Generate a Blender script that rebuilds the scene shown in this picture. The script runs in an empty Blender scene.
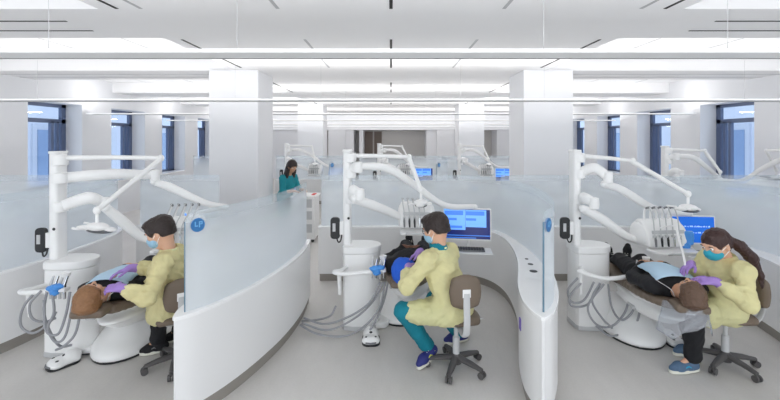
import bpy, bmesh, math, random
import numpy as np
from mathutils import Vector, Matrix, Quaternion
random.seed(7)
SC = bpy.context.scene
COL = SC.collection
PI = math.pi
F, CX, HY, CH = 400.0, 391.0, 139.0, 2.0      # lens (px), axis column, horizon row, eye height

def P(px, py, d):
    """point of the room seen at a place of the photograph, d metres into the room"""
    return Vector(((px - CX) * d / F, d, CH - (py - HY) * d / F))

# ------------------------------------------------------------------ materials
def lin(c):
    r = []
    for v in c:
        v = v / 255.0
        r.append(v / 12.92 if v <= 0.04045 else ((v + 0.055) / 1.055) ** 2.4)
    return tuple(r) + (1.0,)

def mat(name, col, rough=0.5, metal=0.0, var=0.04, scale=6.0, bump=0.0, bscale=40.0, spec=0.5, emit=None, estr=0.0, sss=0.0, trans=0.0, crease=False):
    m = bpy.data.materials.new(name)
    m.use_nodes = True
    nt = m.node_tree
    b = nt.nodes['Principled BSDF']
    b.inputs['Roughness'].default_value = rough
    b.inputs['Metallic'].default_value = metal
    b.inputs['Specular IOR Level'].default_value = spec
    tc = nt.nodes.new('ShaderNodeTexCoord')
    n = nt.nodes.new('ShaderNodeTexNoise')
    n.inputs['Scale'].default_value = scale
    n.inputs['Detail'].default_value = 3
    nt.links.new(tc.outputs['Object'], n.inputs['Vector'])
    mx = nt.nodes.new('ShaderNodeMix'); mx.data_type = 'RGBA'
    c = lin(col)
    mx.inputs[6].default_value = tuple(max(0, v * (1 - var)) for v in c[:3]) + (1,)
    mx.inputs[7].default_value = tuple(min(1, v * (1 + var)) for v in c[:3]) + (1,)
    nt.links.new(n.outputs['Fac'], mx.inputs[0])
    nt.links.new(mx.outputs[2], b.inputs['Base Color'])
    if bump:
        n2 = nt.nodes.new('ShaderNodeTexNoise')
        n2.inputs['Scale'].default_value = bscale
        n2.inputs['Detail'].default_value = 4
        nt.links.new(tc.outputs['Object'], n2.inputs['Vector'])
        bp = nt.nodes.new('ShaderNodeBump')
        bp.inputs['Strength'].default_value = bump
        bp.inputs['Distance'].default_value = 0.01
        if crease:
            n2.noise_type = 'RIDGED_MULTIFRACTAL'; n2.inputs['Detail'].default_value = 2; n2.inputs['Distortion'].default_value = 0.6
            bp.inputs['Distance'].default_value = 0.016
        nt.links.new(n2.outputs['Fac'], bp.inputs['Height'])
        nt.links.new(bp.outputs['Normal'], b.inputs['Normal'])
    if emit is not None:
        b.inputs['Emission Color'].default_value = lin(emit)
        b.inputs['Emission Strength'].default_value = estr
    if sss:
        b.inputs['Subsurface Weight'].default_value = sss
        b.inputs['Subsurface Radius'].default_value = (0.01, 0.004, 0.002)
        b.inputs['Subsurface Scale'].default_value = 0.5
    if trans:
        out = nt.nodes['Material Output']
        t = nt.nodes.new('ShaderNodeBsdfTranslucent')
        nt.links.new(mx.outputs[2], t.inputs['Color'])
        ms = nt.nodes.new('ShaderNodeMixShader')
        ms.inputs[0].default_value = trans
        nt.links.new(b.outputs[0], ms.inputs[1]); nt.links.new(t.outputs[0], ms.inputs[2])
        nt.links.new(ms.outputs[0], out.inputs['Surface'])
    return m

def glass_mat(name, col, clear, rough=0.25, top=0.8):
    m = bpy.data.materials.new(name); m.use_nodes = True
    nt = m.node_tree; nt.nodes.clear()
    out = nt.nodes.new('ShaderNodeOutputMaterial')
    d = nt.nodes.new('ShaderNodeBsdfDiffuse'); d.inputs[0].default_value = lin(col)
    t = nt.nodes.new('ShaderNodeBsdfTranslucent'); t.inputs[0].default_value = lin(col)
    g = nt.nodes.new('ShaderNodeBsdfGlossy'); g.inputs['Roughness'].default_value = rough
    tr = nt.nodes.new('ShaderNodeBsdfTransparent'); tr.inputs[0].default_value = (0.95, 0.98, 1, 1)
    m1 = nt.nodes.new('ShaderNodeMixShader'); m1.inputs[0].default_value = 0.45
    m2 = nt.nodes.new('ShaderNodeMixShader')
    m3 = nt.nodes.new('ShaderNodeMixShader')
    L = nt.links.new
    L(d.outputs[0], m1.inputs[1]); L(t.outputs[0], m1.inputs[2])
    # the etched dots thin out towards the top edge of the sheet
    tc = nt.nodes.new('ShaderNodeTexCoord'); sp = nt.nodes.new('ShaderNodeSeparateXYZ')
    mr = nt.nodes.new('ShaderNodeMapRange')
    mr.inputs[1].default_value = 0.95; mr.inputs[2].default_value = 1.52; mr.interpolation_type = 'SMOOTHSTEP'
    mr.inputs[3].default_value = clear; mr.inputs[4].default_value = top
    L(tc.outputs['Object'], sp.inputs[0]); L(sp.outputs[2], mr.inputs[0])
    L(mr.outputs[0], m2.inputs[0])
    L(m1.outputs[0], m2.inputs[1]); L(tr.outputs[0], m2.inputs[2])
    m3.inputs[0].default_value = 0.04; L(m2.outputs[0], m3.inputs[1]); L(g.outputs[0], m3.inputs[2])
    L(m3.outputs[0], out.inputs[0])
    return m

def pane_mat(name, tint=(0.88, 0.94, 1, 1)):
    m = bpy.data.materials.new(name); m.use_nodes = True
    nt = m.node_tree; nt.nodes.clear()
    out = nt.nodes.new('ShaderNodeOutputMaterial')
    tr = nt.nodes.new('ShaderNodeBsdfTransparent'); tr.inputs[0].default_value = tint
    g = nt.nodes.new('ShaderNodeBsdfGlossy'); g.inputs['Roughness'].default_value = 0.02
    m3 = nt.nodes.new('ShaderNodeMixShader')
    L = nt.links.new
    m3.inputs[0].default_value = 0.06; L(tr.outputs[0], m3.inputs[1]); L(g.outputs[0], m3.inputs[2])
    L(m3.outputs[0], out.inputs[0])
    return m

def floor_mat():
    m = mat('floor_vinyl', (186, 181, 177), rough=0.38, var=0.0)
    nt = m.node_tree; b = nt.nodes['Principled BSDF']
    tc = nt.nodes.new('ShaderNodeTexCoord')
    n1 = nt.nodes.new('ShaderNodeTexNoise'); n1.inputs['Scale'].default_value = 1.3; n1.inputs['Detail'].default_value = 6; n1.inputs['Roughness'].default_value = 0.65
    n2 = nt.nodes.new('ShaderNodeTexNoise'); n2.inputs['Scale'].default_value = 60; n2.inputs['Detail'].default_value = 2
    mp = nt.nodes.new('ShaderNodeMapping'); mp.inputs['Scale'].default_value = (1, 0.35, 1); mp.inputs['Rotation'].default_value = (0, 0, 0.5)
    L = nt.links.new
    L(tc.outputs['Object'], mp.inputs[0]); L(mp.outputs[0], n1.inputs['Vector']); L(tc.outputs['Object'], n2.inputs['Vector'])
    ad = nt.nodes.new('ShaderNodeMath'); ad.operation = 'MULTIPLY_ADD'; ad.inputs[1].default_value = 0.25
    L(n2.outputs['Fac'], ad.inputs[0]); L(n1.outputs['Fac'], ad.inputs[2])
    cr = nt.nodes.new('ShaderNodeValToRGB')
    cr.color_ramp.elements[0].position = 0.35; cr.color_ramp.elements[0].color = lin((194, 191, 187))
    cr.color_ramp.elements[1].position = 0.85; cr.color_ramp.elements[1].color = lin((215, 212, 208))
    L(ad.outputs[0], cr.inputs[0]); L(cr.outputs[0], b.inputs['Base Color'])
    return m

def brick_mat(name, c1, c2, mortar):
    m = mat(name, c1, rough=0.85)
    nt = m.node_tree; b = nt.nodes['Principled BSDF']
    tc = nt.nodes.new('ShaderNodeTexCoord'); mp = nt.nodes.new('ShaderNodeMapping')
    mp.inputs['Rotation'].default_value = (PI / 2, 0, PI / 2)
    br = nt.nodes.new('ShaderNodeTexBrick')
    br.inputs['Color1'].default_value = lin(c1); br.inputs['Color2'].default_value = lin(c2); br.inputs['Mortar'].default_value = lin(mortar)
    br.inputs['Scale'].default_value = 1.1; br.inputs['Mortar Size'].default_value = 0.03
    L = nt.links.new
    L(tc.outputs['Object'], mp.inputs[0]); L(mp.outputs[0], br.inputs[0]); L(br.outputs[0], b.inputs['Base Color'])
    return m

M = {}
M['wall'] = mat('wall_paint', (229, 230, 233), 0.75, var=0.012, scale=2, bump=0.02, bscale=200)
M['ceil'] = mat('ceiling_paint', (236, 236, 237), 0.8, var=0.012, scale=1.5)
M['floor'] = floor_mat()
M['lam'] = mat('white_laminate', (235, 235, 235), 0.3, var=0.01, scale=3)
M['solid'] = mat('solid_surface_top', (247, 247, 247), 0.22, var=0.01, scale=8)
M['base'] = mat('taupe_base', (150, 145, 138), 0.6, var=0.05)
M['frost'] = glass_mat('frosted_glass', (240, 244, 247), 0.12)
M['edge'] = mat('glass_edge', (104, 134, 154), 0.15, var=0.03)
M['slot'] = mat('slot_black', (12, 12, 13), 0.7)
M['slotgrey'] = mat('slot_grey', (176, 177, 180), 0.6)
M['pend'] = mat('pendant_aluminium', (247, 247, 246), 0.45, var=0.02)
M['pendlip'] = mat('pendant_lip_glow', (250, 250, 250), 0.4, emit=(255, 255, 255), estr=0.35)  # brightness of the lit front edge put in as a faint glow
M['penddark'] = mat('pendant_trim', (128, 128, 128), 0.5)
M['wire'] = mat('wire_steel', (190, 191, 194), 0.5)
M['winframe'] = mat('window_frame_paint', (88, 102, 132), 0.45)
M['pane'] = pane_mat('window_glass')
M['brick'] = brick_mat('pale_brick', (158, 166, 186), (100, 114, 150), (196, 203, 218))  # blue cast of daylight mixed into the brick colours
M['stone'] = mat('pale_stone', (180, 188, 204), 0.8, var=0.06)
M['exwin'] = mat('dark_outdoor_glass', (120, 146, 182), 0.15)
M['white'] = mat('equipment_white', (240, 240, 239), 0.28, var=0.01)
M['grey'] = mat('equipment_grey', (196, 197, 198), 0.4)
M['mid'] = mat('mid_grey_plastic', (120, 121, 124), 0.5)
M['black'] = mat('black_plastic', (30, 31, 34), 0.42)
M['chrome'] = mat('chrome', (205, 207, 210), 0.18, metal=1.0)
M['hose'] = mat('hose_grey', (150, 151, 155), 0.5, var=0.06)
M['lens'] = mat('lamp_lens', (92, 94, 98), 0.12)
M['blue'] = mat('blue_barrier_film', (72, 148, 226), 0.35, var=0.12, scale=40, bump=0.4)
M['taupe'] = mat('taupe_upholstery', (112, 98, 84), 0.55, var=0.05, bump=0.12, bscale=150)
M['stoolbase'] = mat('stool_charcoal', (84, 82, 82), 0.5)
M['gown'] = mat('gown_yellow', (236, 232, 178), 0.8, var=0.14, scale=11, bump=1.0, bscale=13, trans=0.25, crease=True)
M['gownL'] = mat('gown_straw', (232, 225, 172), 0.8, var=0.14, scale=11, bump=1.0, bscale=13, trans=0.25, crease=True)
M['strap'] = mat('gown_tie', (236, 238, 190), 0.8)
M['teal'] = mat('teal_scrubs', (0, 122, 140), 0.8, var=0.08, scale=20, bump=0.25)
M['tealtop'] = mat('teal_top', (20, 138, 150), 0.8, var=0.08, scale=20)
M['dark'] = mat('black_cloth', (24, 24, 28), 0.85, var=0.15, scale=14, bump=0.3)
M['purple'] = mat('glove_violet', (160, 128, 200), 0.5, var=0.06)
M['skinA'] = mat('skin_tan', (206, 158, 128), 0.55, var=0.05, scale=20, sss=0.15)
M['skinB'] = mat('skin_light', (218, 172, 144), 0.55, var=0.05, scale=20, sss=0.15)
M['skinC'] = mat('skin_brown', (132, 88, 66), 0.55, var=0.05, scale=20, sss=0.12)
M['hairdark'] = mat('hair_dark', (42, 30, 26), 0.5, var=0.3, scale=60, bump=0.5, bscale=120)
M['hairbrown'] = mat('hair_brown', (142, 102, 68), 0.5, var=0.25, scale=60, bump=0.5, bscale=120)
M['hairmid'] = mat('hair_mid', (98, 74, 58), 0.5, var=0.25, scale=60, bump=0.5, bscale=120)
M['hairred'] = mat('hair_auburn_dark', (58, 34, 30), 0.45, var=0.25, scale=60, bump=0.5, bscale=120)
M['maskteal'] = mat('mask_teal', (46, 160, 182), 0.8, var=0.05)
M['maskblue'] = mat('mask_pale_blue', (150, 190, 214), 0.8, var=0.06)
M['scarf'] = mat('scarf_blue', (24, 92, 208), 0.7, var=0.08, scale=14, bump=0.3)
M['bib'] = mat('bib_pale_blue', (184, 212, 232), 0.8, var=0.05, bump=0.25, bscale=60)
M['shoeblue'] = mat('shoe_navy', (38, 44, 116), 0.6, var=0.15, scale=40)
M['shoeaqua'] = mat('shoe_grey_blue', (78, 104, 132), 0.6, var=0.2, scale=40)
M['sole'] = mat('shoe_sole', (226, 226, 214), 0.6)
M['aqua'] = mat('shoe_aqua', (40, 160, 200), 0.6)
M['lime'] = mat('shoe_lime', (200, 206, 70), 0.6)
M['film'] = glass_mat('plastic_film', (228, 228, 234), 0.72, rough=0.1, top=0.72)
M['scr'] = mat('screen_blue', (24, 92, 190), 0.2, var=0, emit=(22, 92, 190), estr=0.75)
M['scrlight'] = mat('screen_light_blue', (110, 168, 240), 0.2, var=0, emit=(104, 162, 240), estr=0.75)
M['scrnavy'] = mat('screen_navy', (14, 28, 92), 0.2, var=0, emit=(16, 32, 104), estr=0.6)
M['scrmid'] = mat('screen_mid_blue', (60, 118, 206), 0.2, var=0, emit=(60, 120, 210), estr=0.7)
M['scrtext'] = mat('screen_text', (180, 210, 250), 0.2, var=0, emit=(160, 200, 250), estr=0.7)
M['logo'] = mat('logo_blue', (44, 112, 172), 0.45)
M['logolight'] = mat('logo_light', (120, 184, 228), 0.45)
M['tag'] = mat('tag_violet', (120, 98, 190), 0.5)
M['greywall'] = mat('grey_paint', (196, 194, 192), 0.8, var=0.02)
M['doorbrown'] = mat('door_brown', (112, 100, 92), 0.6, var=0.06)
M['paper'] = mat('paper_white', (246, 246, 244), 0.7)
M['red'] = mat('red_paper', (214, 60, 52), 0.6)

# ------------------------------------------------------------------ mesh helpers
def link(o, parent=None):
    COL.objects.link(o)
    if parent is not None:
        o.parent = parent
    return o

def empty(name, loc=(0, 0, 0), rz=0.0):
    o = bpy.data.objects.new(name, None)
    o.location = loc; o.rotation_euler = (0, 0, rz)
    o.empty_display_size = 0.1
    return link(o)

def tag(o, label, cat, group=None):
    o['label'] = label; o['category'] = cat
    if group: o['group'] = group
    return o

def struct(o):
    o['kind'] = 'structure'
    return o

def catmull(pts, n=8, closed=False):
    pts = [Vector(p) for p in pts]
    out = []
    N = len(pts)
    segs = N if closed else N - 1
    for i in range(segs):
        if closed:
            p0, p1, p2, p3 = pts[(i - 1) % N], pts[i], pts[(i + 1) % N], pts[(i + 2) % N]
        else:
            p1, p2 = pts[i], pts[i + 1]
            p0 = pts[i - 1] if i > 0 else p1 * 2 - p2
            p3 = pts[i + 2] if i + 2 < N else p2 * 2 - p1
        for k in range(n):
            t = k / n
            out.append(0.5 * ((2 * p1) + (p2 - p0) * t + (2 * p0 - 5 * p1 + 4 * p2 - p3) * t * t + (3 * p1 - p0 - 3 * p2 + p3) * t ** 3))
    if not closed:
        out.append(pts[-1].copy())
    return out

class MB:
    def __init__(s):
        s.v = []; s.f = []; s.m = []
    def add(s, vs, fs, mi=0):
        o = len(s.v)
        s.v.extend([tuple(v) for v in vs])
        for f in fs:
            s.f.append(tuple(i + o for i in f)); s.m.append(mi)
    def box(s, c, size, rot=None, mi=0, taper=1.0):
        x, y, z = size[0] / 2, size[1] / 2, size[2] / 2
        vs = []
        for sz in (-1, 1):
            t = taper if sz > 0 else 1
            for sx, sy in ((-1, -1), (1, -1), (1, 1), (-1, 1)):
                vs.append(Vector((sx * x * t, sy * y * t, sz * z)))
        if rot is not None:
            vs = [rot @ v for v in vs]
        c = Vector(c)
        vs = [v + c for v in vs]
        s.add(vs, [(0, 3, 2, 1), (4, 5, 6, 7), (0, 1, 5, 4), (1, 2, 6, 5), (2, 3, 7, 6), (3, 0, 4, 7)], mi)
        return s
    def span(s, a, b, mi=0):
        return s.box([(a[i] + b[i]) / 2 for i in range(3)], [abs(b[i] - a[i]) for i in range(3)], mi=mi)
    def tube(s, pts, r, seg=10, flat=1.0, caps=True, mi=0, up=None):
        pts = [Vector(p) for p in pts]
        n = len(pts)
        rs = [r] * n if not hasattr(r, '__len__') else list(r)
        if len(rs) != n:
            rs = [np.interp(i / (n - 1), np.linspace(0, 1, len(rs)), rs) for i in range(n)]
        t0 = (pts[1] - pts[0]).normalized()
        ref = Vector(up) if up else (Vector((0, 0, 1)) if abs(t0.z) < 0.9 else Vector((0, 1, 0)))
        nrm = (ref - t0 * ref.dot(t0)).normalized()
        vs = []
        for i, p in enumerate(pts):
            if i == 0: t = pts[1] - pts[0]
            elif i == n - 1: t = pts[-1] - pts[-2]
            else: t = (pts[i + 1] - pts[i]).normalized() + (pts[i] - pts[i - 1]).normalized()
            t = t.normalized() if t.length > 1e-9 else t0
            nrm = (nrm - t * nrm.dot(t))
            nrm = nrm.normalized() if nrm.length > 1e-6 else t.orthogonal().normalized()
            bn = t.cross(nrm)
            for k in range(seg):
                a = 2 * PI * k / seg
                vs.append(p + nrm * math.cos(a) * rs[i] + bn * math.sin(a) * rs[i] * flat)
        fs = []
        for i in range(n - 1):
            for k in range(seg):
                k2 = (k + 1) % seg
                fs.append((i * seg + k, i * seg + k2, (i + 1) * seg + k2, (i + 1) * seg + k))
        if caps:
            fs.append(tuple(range(seg - 1, -1, -1)))
            fs.append(tuple((n - 1) * seg + k for k in range(seg)))
        s.add(vs, fs, mi)
        return s
    def cyl(s, a, b, r0, r1=None, seg=20, mi=0):
        return s.tube([a, b], [r0, r0 if r1 is None else r1], seg=seg, mi=mi)
    def lathe(s, prof, c=(0, 0, 0), seg=24, sx=1.0, sy=1.0, mi=0, rot=None):
        c = Vector(c); vs = []; fs = []
        n = len(prof)
        for (r, z) in prof:
            for k in range(seg):
                a = 2 * PI * k / seg
                v = Vector((r * math.cos(a) * sx, r * math.sin(a) * sy, z))
                if rot is not None: v = rot @ v
                vs.append(c + v)
        for i in range(n - 1):
            for k in range(seg):
                k2 = (k + 1) % seg
                fs.append((i * seg + k, i * seg + k2, (i + 1) * seg + k2, (i + 1) * seg + k))
        fs.append(tuple(range(seg - 1, -1, -1)))
        fs.append(tuple((n - 1) * seg + k for k in range(seg)))
        s.add(vs, fs, mi)
        return s
    def ball(s, c, r, seg=14, rings=8, rot=None, mi=0):
        rr = (r, r, r) if not hasattr(r, '__len__') else r
        prof = []
        c = Vector(c); vs = []; fs = []
        for i in range(1, rings):
            th = PI * i / rings
            for k in range(seg):
                a = 2 * PI * k / seg
                v = Vector((rr[0] * math.sin(th) * math.cos(a), rr[1] * math.sin(th) * math.sin(a), -rr[2] * math.cos(th)))
                if rot is not None: v = rot @ v
                vs.append(c + v)
        for sgn in (-1, 1):
            v = Vector((0, 0, sgn * rr[2]))
            if rot is not None: v = rot @ v
            vs.append(c + v)
        b, t = (rings - 1) * seg, (rings - 1) * seg + 1
        for i in range(rings - 2):
            for k in range(seg):
                k2 = (k + 1) % seg
                fs.append((i * seg + k, i * seg + k2, (i + 1) * seg + k2, (i + 1) * seg + k))
        for k in range(seg):
            k2 = (k + 1) % seg
            fs.append((b, k2, k)); fs.append((t, (rings - 2) * seg + k, (rings - 2) * seg + k2))
        s.add(vs, fs, mi)
        return s
    def prism(s, outline, z0, z1, mi=0):
        n = len(outline)
        vs = [(p[0], p[1], z0) for p in outline] + [(p[0], p[1], z1) for p in outline]
        fs = [tuple(range(n - 1, -1, -1)), tuple(range(n, 2 * n))]
        for i in range(n):
            j = (i + 1) % n
            fs.append((i, j, n + j, n + i))
        s.add(vs, fs, mi)
        return s
    def build(s, name, mats, parent=None, bevel=0.0, smooth=35, segs=2):
        me = bpy.data.meshes.new(name)
        me.from_pydata(s.v, [], s.f)
        if not isinstance(mats, (list, tuple)): mats = [mats]
        for m in mats: me.materials.append(m)
        if len(mats) > 1:
            me.polygons.foreach_set('material_index', s.m)
        bm = bmesh.new(); bm.from_mesh(me)
        bmesh.ops.recalc_face_normals(bm, faces=bm.faces)
        bm.to_mesh(me); bm.free()
        if smooth:
            me.shade_smooth()
            me.set_sharp_from_angle(angle=math.radians(smooth))
        me.update()
        o = bpy.data.objects.new(name, me)
        if bevel:
            md = o.modifiers.new('bevel', 'BEVEL'); md.width = bevel; md.segments = segs; md.limit_method = 'ANGLE'; md.angle_limit = math.radians(50); md.harden_normals = True
        return link(o, parent)

def children(o):
    return [c for c in bpy.data.objects if c.parent == o]

def copy_tree(o, parent=None):
    c = o.copy(); COL.objects.link(c)
    if parent is not None: c.parent = parent
    for ch in children(o):
        copy_tree(ch, c)
    return c

def rounded_rect(w, h, r, n=5, cx=0, cy=0):
    out = []
    for (sx, sy, a0) in ((1, 1, 0), (-1, 1, PI / 2), (-1, -1, PI), (1, -1, 1.5 * PI)):
        for k in range(n + 1):
            a = a0 + PI / 2 * k / n
            out.append((cx + sx * (w / 2 - r) + r * math.cos(a), cy + sy * (h / 2 - r) + r * math.sin(a)))
    return out

# ------------------------------------------------------------------ smooth solids (blended shapes meshed with surface nets)
def smin(a, b, k):
    if k <= 0: return np.minimum(a, b)
    h = np.maximum(k - np.abs(a - b), 0) / k
    return np.minimum(a, b) - h * h * k * 0.25

def cone(a, b, ra, rb=None, k=None):
    return ('c', np.array(a, float), np.array(b, float), ra, ra if rb is None else rb, k)
def ell(c, r, R=None, k=None):
    return ('e', np.array(c, float), np.array(r, float), np.eye(3) if R is None else np.array(R, float), k)
def rbox(c, h, rad, R=None, k=None):
    return ('b', np.array(c, float), np.array(h, float), rad, np.eye(3) if R is None else np.array(R, float), k)
def cut(p, k=0.01):
    return ('-', p, k)
def halfcut(c, n, k=0.006):
    return ('h', np.array(c, float), np.array(n, float) / np.linalg.norm(n), k)

def _bounds(p):
    if p[0] == 'c':
        r = max(p[3], p[4]); return np.minimum(p[1], p[2]) - r, np.maximum(p[1], p[2]) + r
    if p[0] == 'e':
        r = np.sqrt(((p[3] * p[2][None, :]) ** 2).sum(1)); return p[1] - r, p[1] + r
    if p[0] == 'b':
        r = np.abs(p[4]) @ p[2]; return p[1] - r, p[1] + r

def _dist(p, X):
    if p[0] == 'c':
        a, b, ra, rb = p[1], p[2], p[3], p[4]
        ba = b - a; l2 = max(ba @ ba, 1e-12)
        pa = X - a
        h = np.clip(pa @ ba / l2, 0, 1)
        return np.linalg.norm(pa - h[..., None] * ba, axis=-1) - (ra + (rb - ra) * h)
    if p[0] == 'e':
        q = (X - p[1]) @ p[3]
        k0 = np.linalg.norm(q / p[2], axis=-1); k1 = np.linalg.norm(q / (p[2] ** 2), axis=-1)
        return k0 * (k0 - 1) / np.maximum(k1, 1e-9)
    if p[0] == 'b':
        q = np.abs((X - p[1]) @ p[4]) - (p[2] - p[3])
        return np.linalg.norm(np.maximum(q, 0), axis=-1) + np.minimum(q.max(-1), 0) - p[3]

def solid(name, prims, material, parent=None, res=0.010, k=0.03, fold=0.0, fseed=0, fscale=1.0, relax=1, extra=None):
    lo = np.full(3, 1e9); hi = np.full(3, -1e9)
    for p in prims:
        if p[0] in 'ceb':
            a, b = _bounds(p); lo = np.minimum(lo, a); hi = np.maximum(hi, b)
    lo -= 3 * res + fold; hi += 3 * res + fold
    n = np.ceil((hi - lo) / res).astype(int) + 1
    D = np.full(n, 1.0, dtype=np.float64)
    ax = [lo[i] + res * np.arange(n[i]) for i in range(3)]
    def sub(a, b, mrg):
        i0 = np.maximum(np.floor((a - mrg - lo) / res).astype(int), 0)
        i1 = np.minimum(np.ceil((b + mrg - lo) / res).astype(int) + 1, n)
        sl = tuple(slice(i0[i], i1[i]) for i in range(3))
        G = np.stack(np.meshgrid(*[ax[i][sl[i]] for i in range(3)], indexing='ij'), -1)
        return sl, G
    for p in prims:
        if p[0] in 'ceb':
            kk = p[-1] if p[-1] is not None else k
            a, b = _bounds(p)
            sl, G = sub(a, b, max(kk, k) + 3 * res)
            D[sl] = smin(D[sl], _dist(p, G), kk)
        elif p[0] == '-':
            a, b = _bounds(p[1])
            sl, G = sub(a, b, p[2] + 3 * res)
            D[sl] = -smin(-D[sl], _dist(p[1], G), p[2])
        elif p[0] == 'h':
            G = np.stack(np.meshgrid(*ax, indexing='ij'), -1)
            D = -smin(-D, -((G - p[1]) @ p[2]), p[3])      # removes the side the normal points to
    # surface nets
    S = D < 0
    c = np.zeros(np.array(D.shape) - 1, int)
    for dx in (0, 1):
        for dy in (0, 1):
            for dz in (0, 1):
                c += S[dx:S.shape[0] - 1 + dx, dy:S.shape[1] - 1 + dy, dz:S.shape[2] - 1 + dz]
    act = (c > 0) & (c < 8)
    idx = -np.ones(act.shape, int)
    cells = np.argwhere(act)
    idx[act] = np.arange(len(cells))
    acc = np.zeros((len(cells), 3)); cnt = np.zeros(len(cells))
    cor = [(0, 0, 0), (1, 0, 0), (0, 1, 0), (1, 1, 0), (0, 0, 1), (1, 0, 1), (0, 1, 1), (1, 1, 1)]
    vals = [D[cells[:, 0] + a, cells[:, 1] + b, cells[:, 2] + e] for a, b, e in cor]
    for i, j in ((0, 1), (2, 3), (4, 5), (6, 7), (0, 2), (1, 3), (4, 6), (5, 7), (0, 4), (1, 5), (2, 6), (3, 7)):
        vi, vj = vals[i], vals[j]
        m = (vi < 0) != (vj < 0)
        t = np.where(m, vi / np.where(m, vi - vj, 1), 0)
        pt = np.array(cor[i])[None] + t[:, None] * (np.array(cor[j]) - np.array(cor[i]))[None]
        acc[m] += pt[m]; cnt[m] += 1
    V = lo + res * (cells + acc / np.maximum(cnt, 1)[:, None])
    Fq = []
    for axis in range(3):
        sl0 = [slice(None)] * 3; sl1 = [slice(None)] * 3
        sl0[axis] = slice(0, -1); sl1[axis] = slice(1, None)
        a, b = S[tuple(sl0)], S[tuple(sl1)]
        e = np.argwhere(a != b)
        u, w = [i for i in range(3) if i != axis]
        ok = (e[:, u] > 0) & (e[:, w] > 0) & (e[:, u] < D.shape[u] - 1) & (e[:, w] < D.shape[w] - 1)
        e = e[ok]
        q = []
        for (du, dw) in ((0, 0), (-1, 0), (-1, -1), (0, -1)):
            ee = e.copy(); ee[:, u] += du; ee[:, w] += dw
            q.append(idx[ee[:, 0], ee[:, 1], ee[:, 2]])
        q = np.stack(q, 1)
        flip = a[e[:, 0], e[:, 1], e[:, 2]]
        if axis == 1: flip = ~flip
        q[flip] = q[flip][:, ::-1]
        Fq.append(q)
    Fq = np.concatenate(Fq)[:, ::-1]
    # relax
    E = np.concatenate([Fq[:, [0, 1]], Fq[:, [1, 2]], Fq[:, [2, 3]], Fq[:, [3, 0]]])
    for _ in range(relax):
        s = np.zeros_like(V); w = np.zeros(len(V))
        np.add.at(s, E[:, 0], V[E[:, 1]]); np.add.at(w, E[:, 0], 1)
        np.add.at(s, E[:, 1], V[E[:, 0]]); np.add.at(w, E[:, 1], 1)
        V = 0.5 * V + 0.5 * s / np.maximum(w, 1)[:, None]
    if fold:
        vol = np.einsum('ij,ij->i', V[Fq[:, 0]], np.cross(V[Fq[:, 1]], V[Fq[:, 2]])).sum()
        if vol < 0: Fq = Fq[:, ::-1]
        fn = np.cross(V[Fq[:, 2]] - V[Fq[:, 0]], V[Fq[:, 3]] - V[Fq[:, 1]])
        N = np.zeros_like(V)
        for i in range(4): np.add.at(N, Fq[:, i], fn)
        N /= np.maximum(np.linalg.norm(N, axis=1), 1e-12)[:, None]
        rs = np.random.RandomState(fseed)
        X = V * fscale
        wv = X + 0.05 * np.stack([np.sin(X @ rs.normal(0, 9, 3) + rs.uniform(0, 6)) for _ in range(3)], 1)
        f = np.zeros(len(V))
        for i in range(5):
            d = rs.normal(0, 1, 3); d /= np.linalg.norm(d)
            f += (1 - 2 * np.abs(np.sin(wv @ d * rs.uniform(18, 42) + rs.uniform(0, 6)))) * rs.uniform(0.5, 1)
        g2 = np.zeros(len(V))
        for i in range(5):
            d = rs.normal(0, 1, 3); d /= np.linalg.norm(d)
            g2 += (1 - 2 * np.abs(np.sin(wv @ d * rs.uniform(50, 95) + 1.5 * np.sin(wv @ rs.normal(0, 16, 3)) + rs.uniform(0, 6)))) * rs.uniform(0.4, 1)
        V = V + N * ((f / 4 + g2 / 17) * fold)[:, None]
    vol = np.einsum('ij,ij->i', V[Fq[:, 0]], np.cross(V[Fq[:, 1]], V[Fq[:, 2]])).sum() + np.einsum('ij,ij->i', V[Fq[:, 0]], np.cross(V[Fq[:, 2]], V[Fq[:, 3]])).sum()
    if vol < 0: Fq = Fq[:, ::-1]
    me = bpy.data.meshes.new(name)
    me.vertices.add(len(V)); me.vertices.foreach_set('co', V.astype(np.float32).ravel())
    nf = len(Fq)
    me.loops.add(nf * 4); me.loops.foreach_set('vertex_index', Fq.astype(np.int32).ravel())
    me.polygons.add(nf)
    me.polygons.foreach_set('loop_start', np.arange(0, nf * 4, 4, dtype=np.int32))
    me.update(calc_edges=True)
    me.validate()
    me.shade_smooth()
    mats = material if isinstance(material, (list, tuple)) else [material]
    for mm in mats: me.materials.append(mm)
    if extra is not None:
        me.polygons.foreach_set('material_index', extra(V[Fq].mean(1)).astype(np.int32))
    o = bpy.data.objects.new(name, me)
    return link(o, parent)
UP_W, SKY, EXPO = 31.0, 1.85, 0.10
# ================================================================== THE ROOM
XW, Y0, Y1, ZC, ZK = 7.2, -1.6, 21.5, 3.2, 3.46
struct(MB().span((-XW - .6, Y0, -0.12), (XW + .6, Y1, 0)).build('floor', M['floor']))
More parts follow.
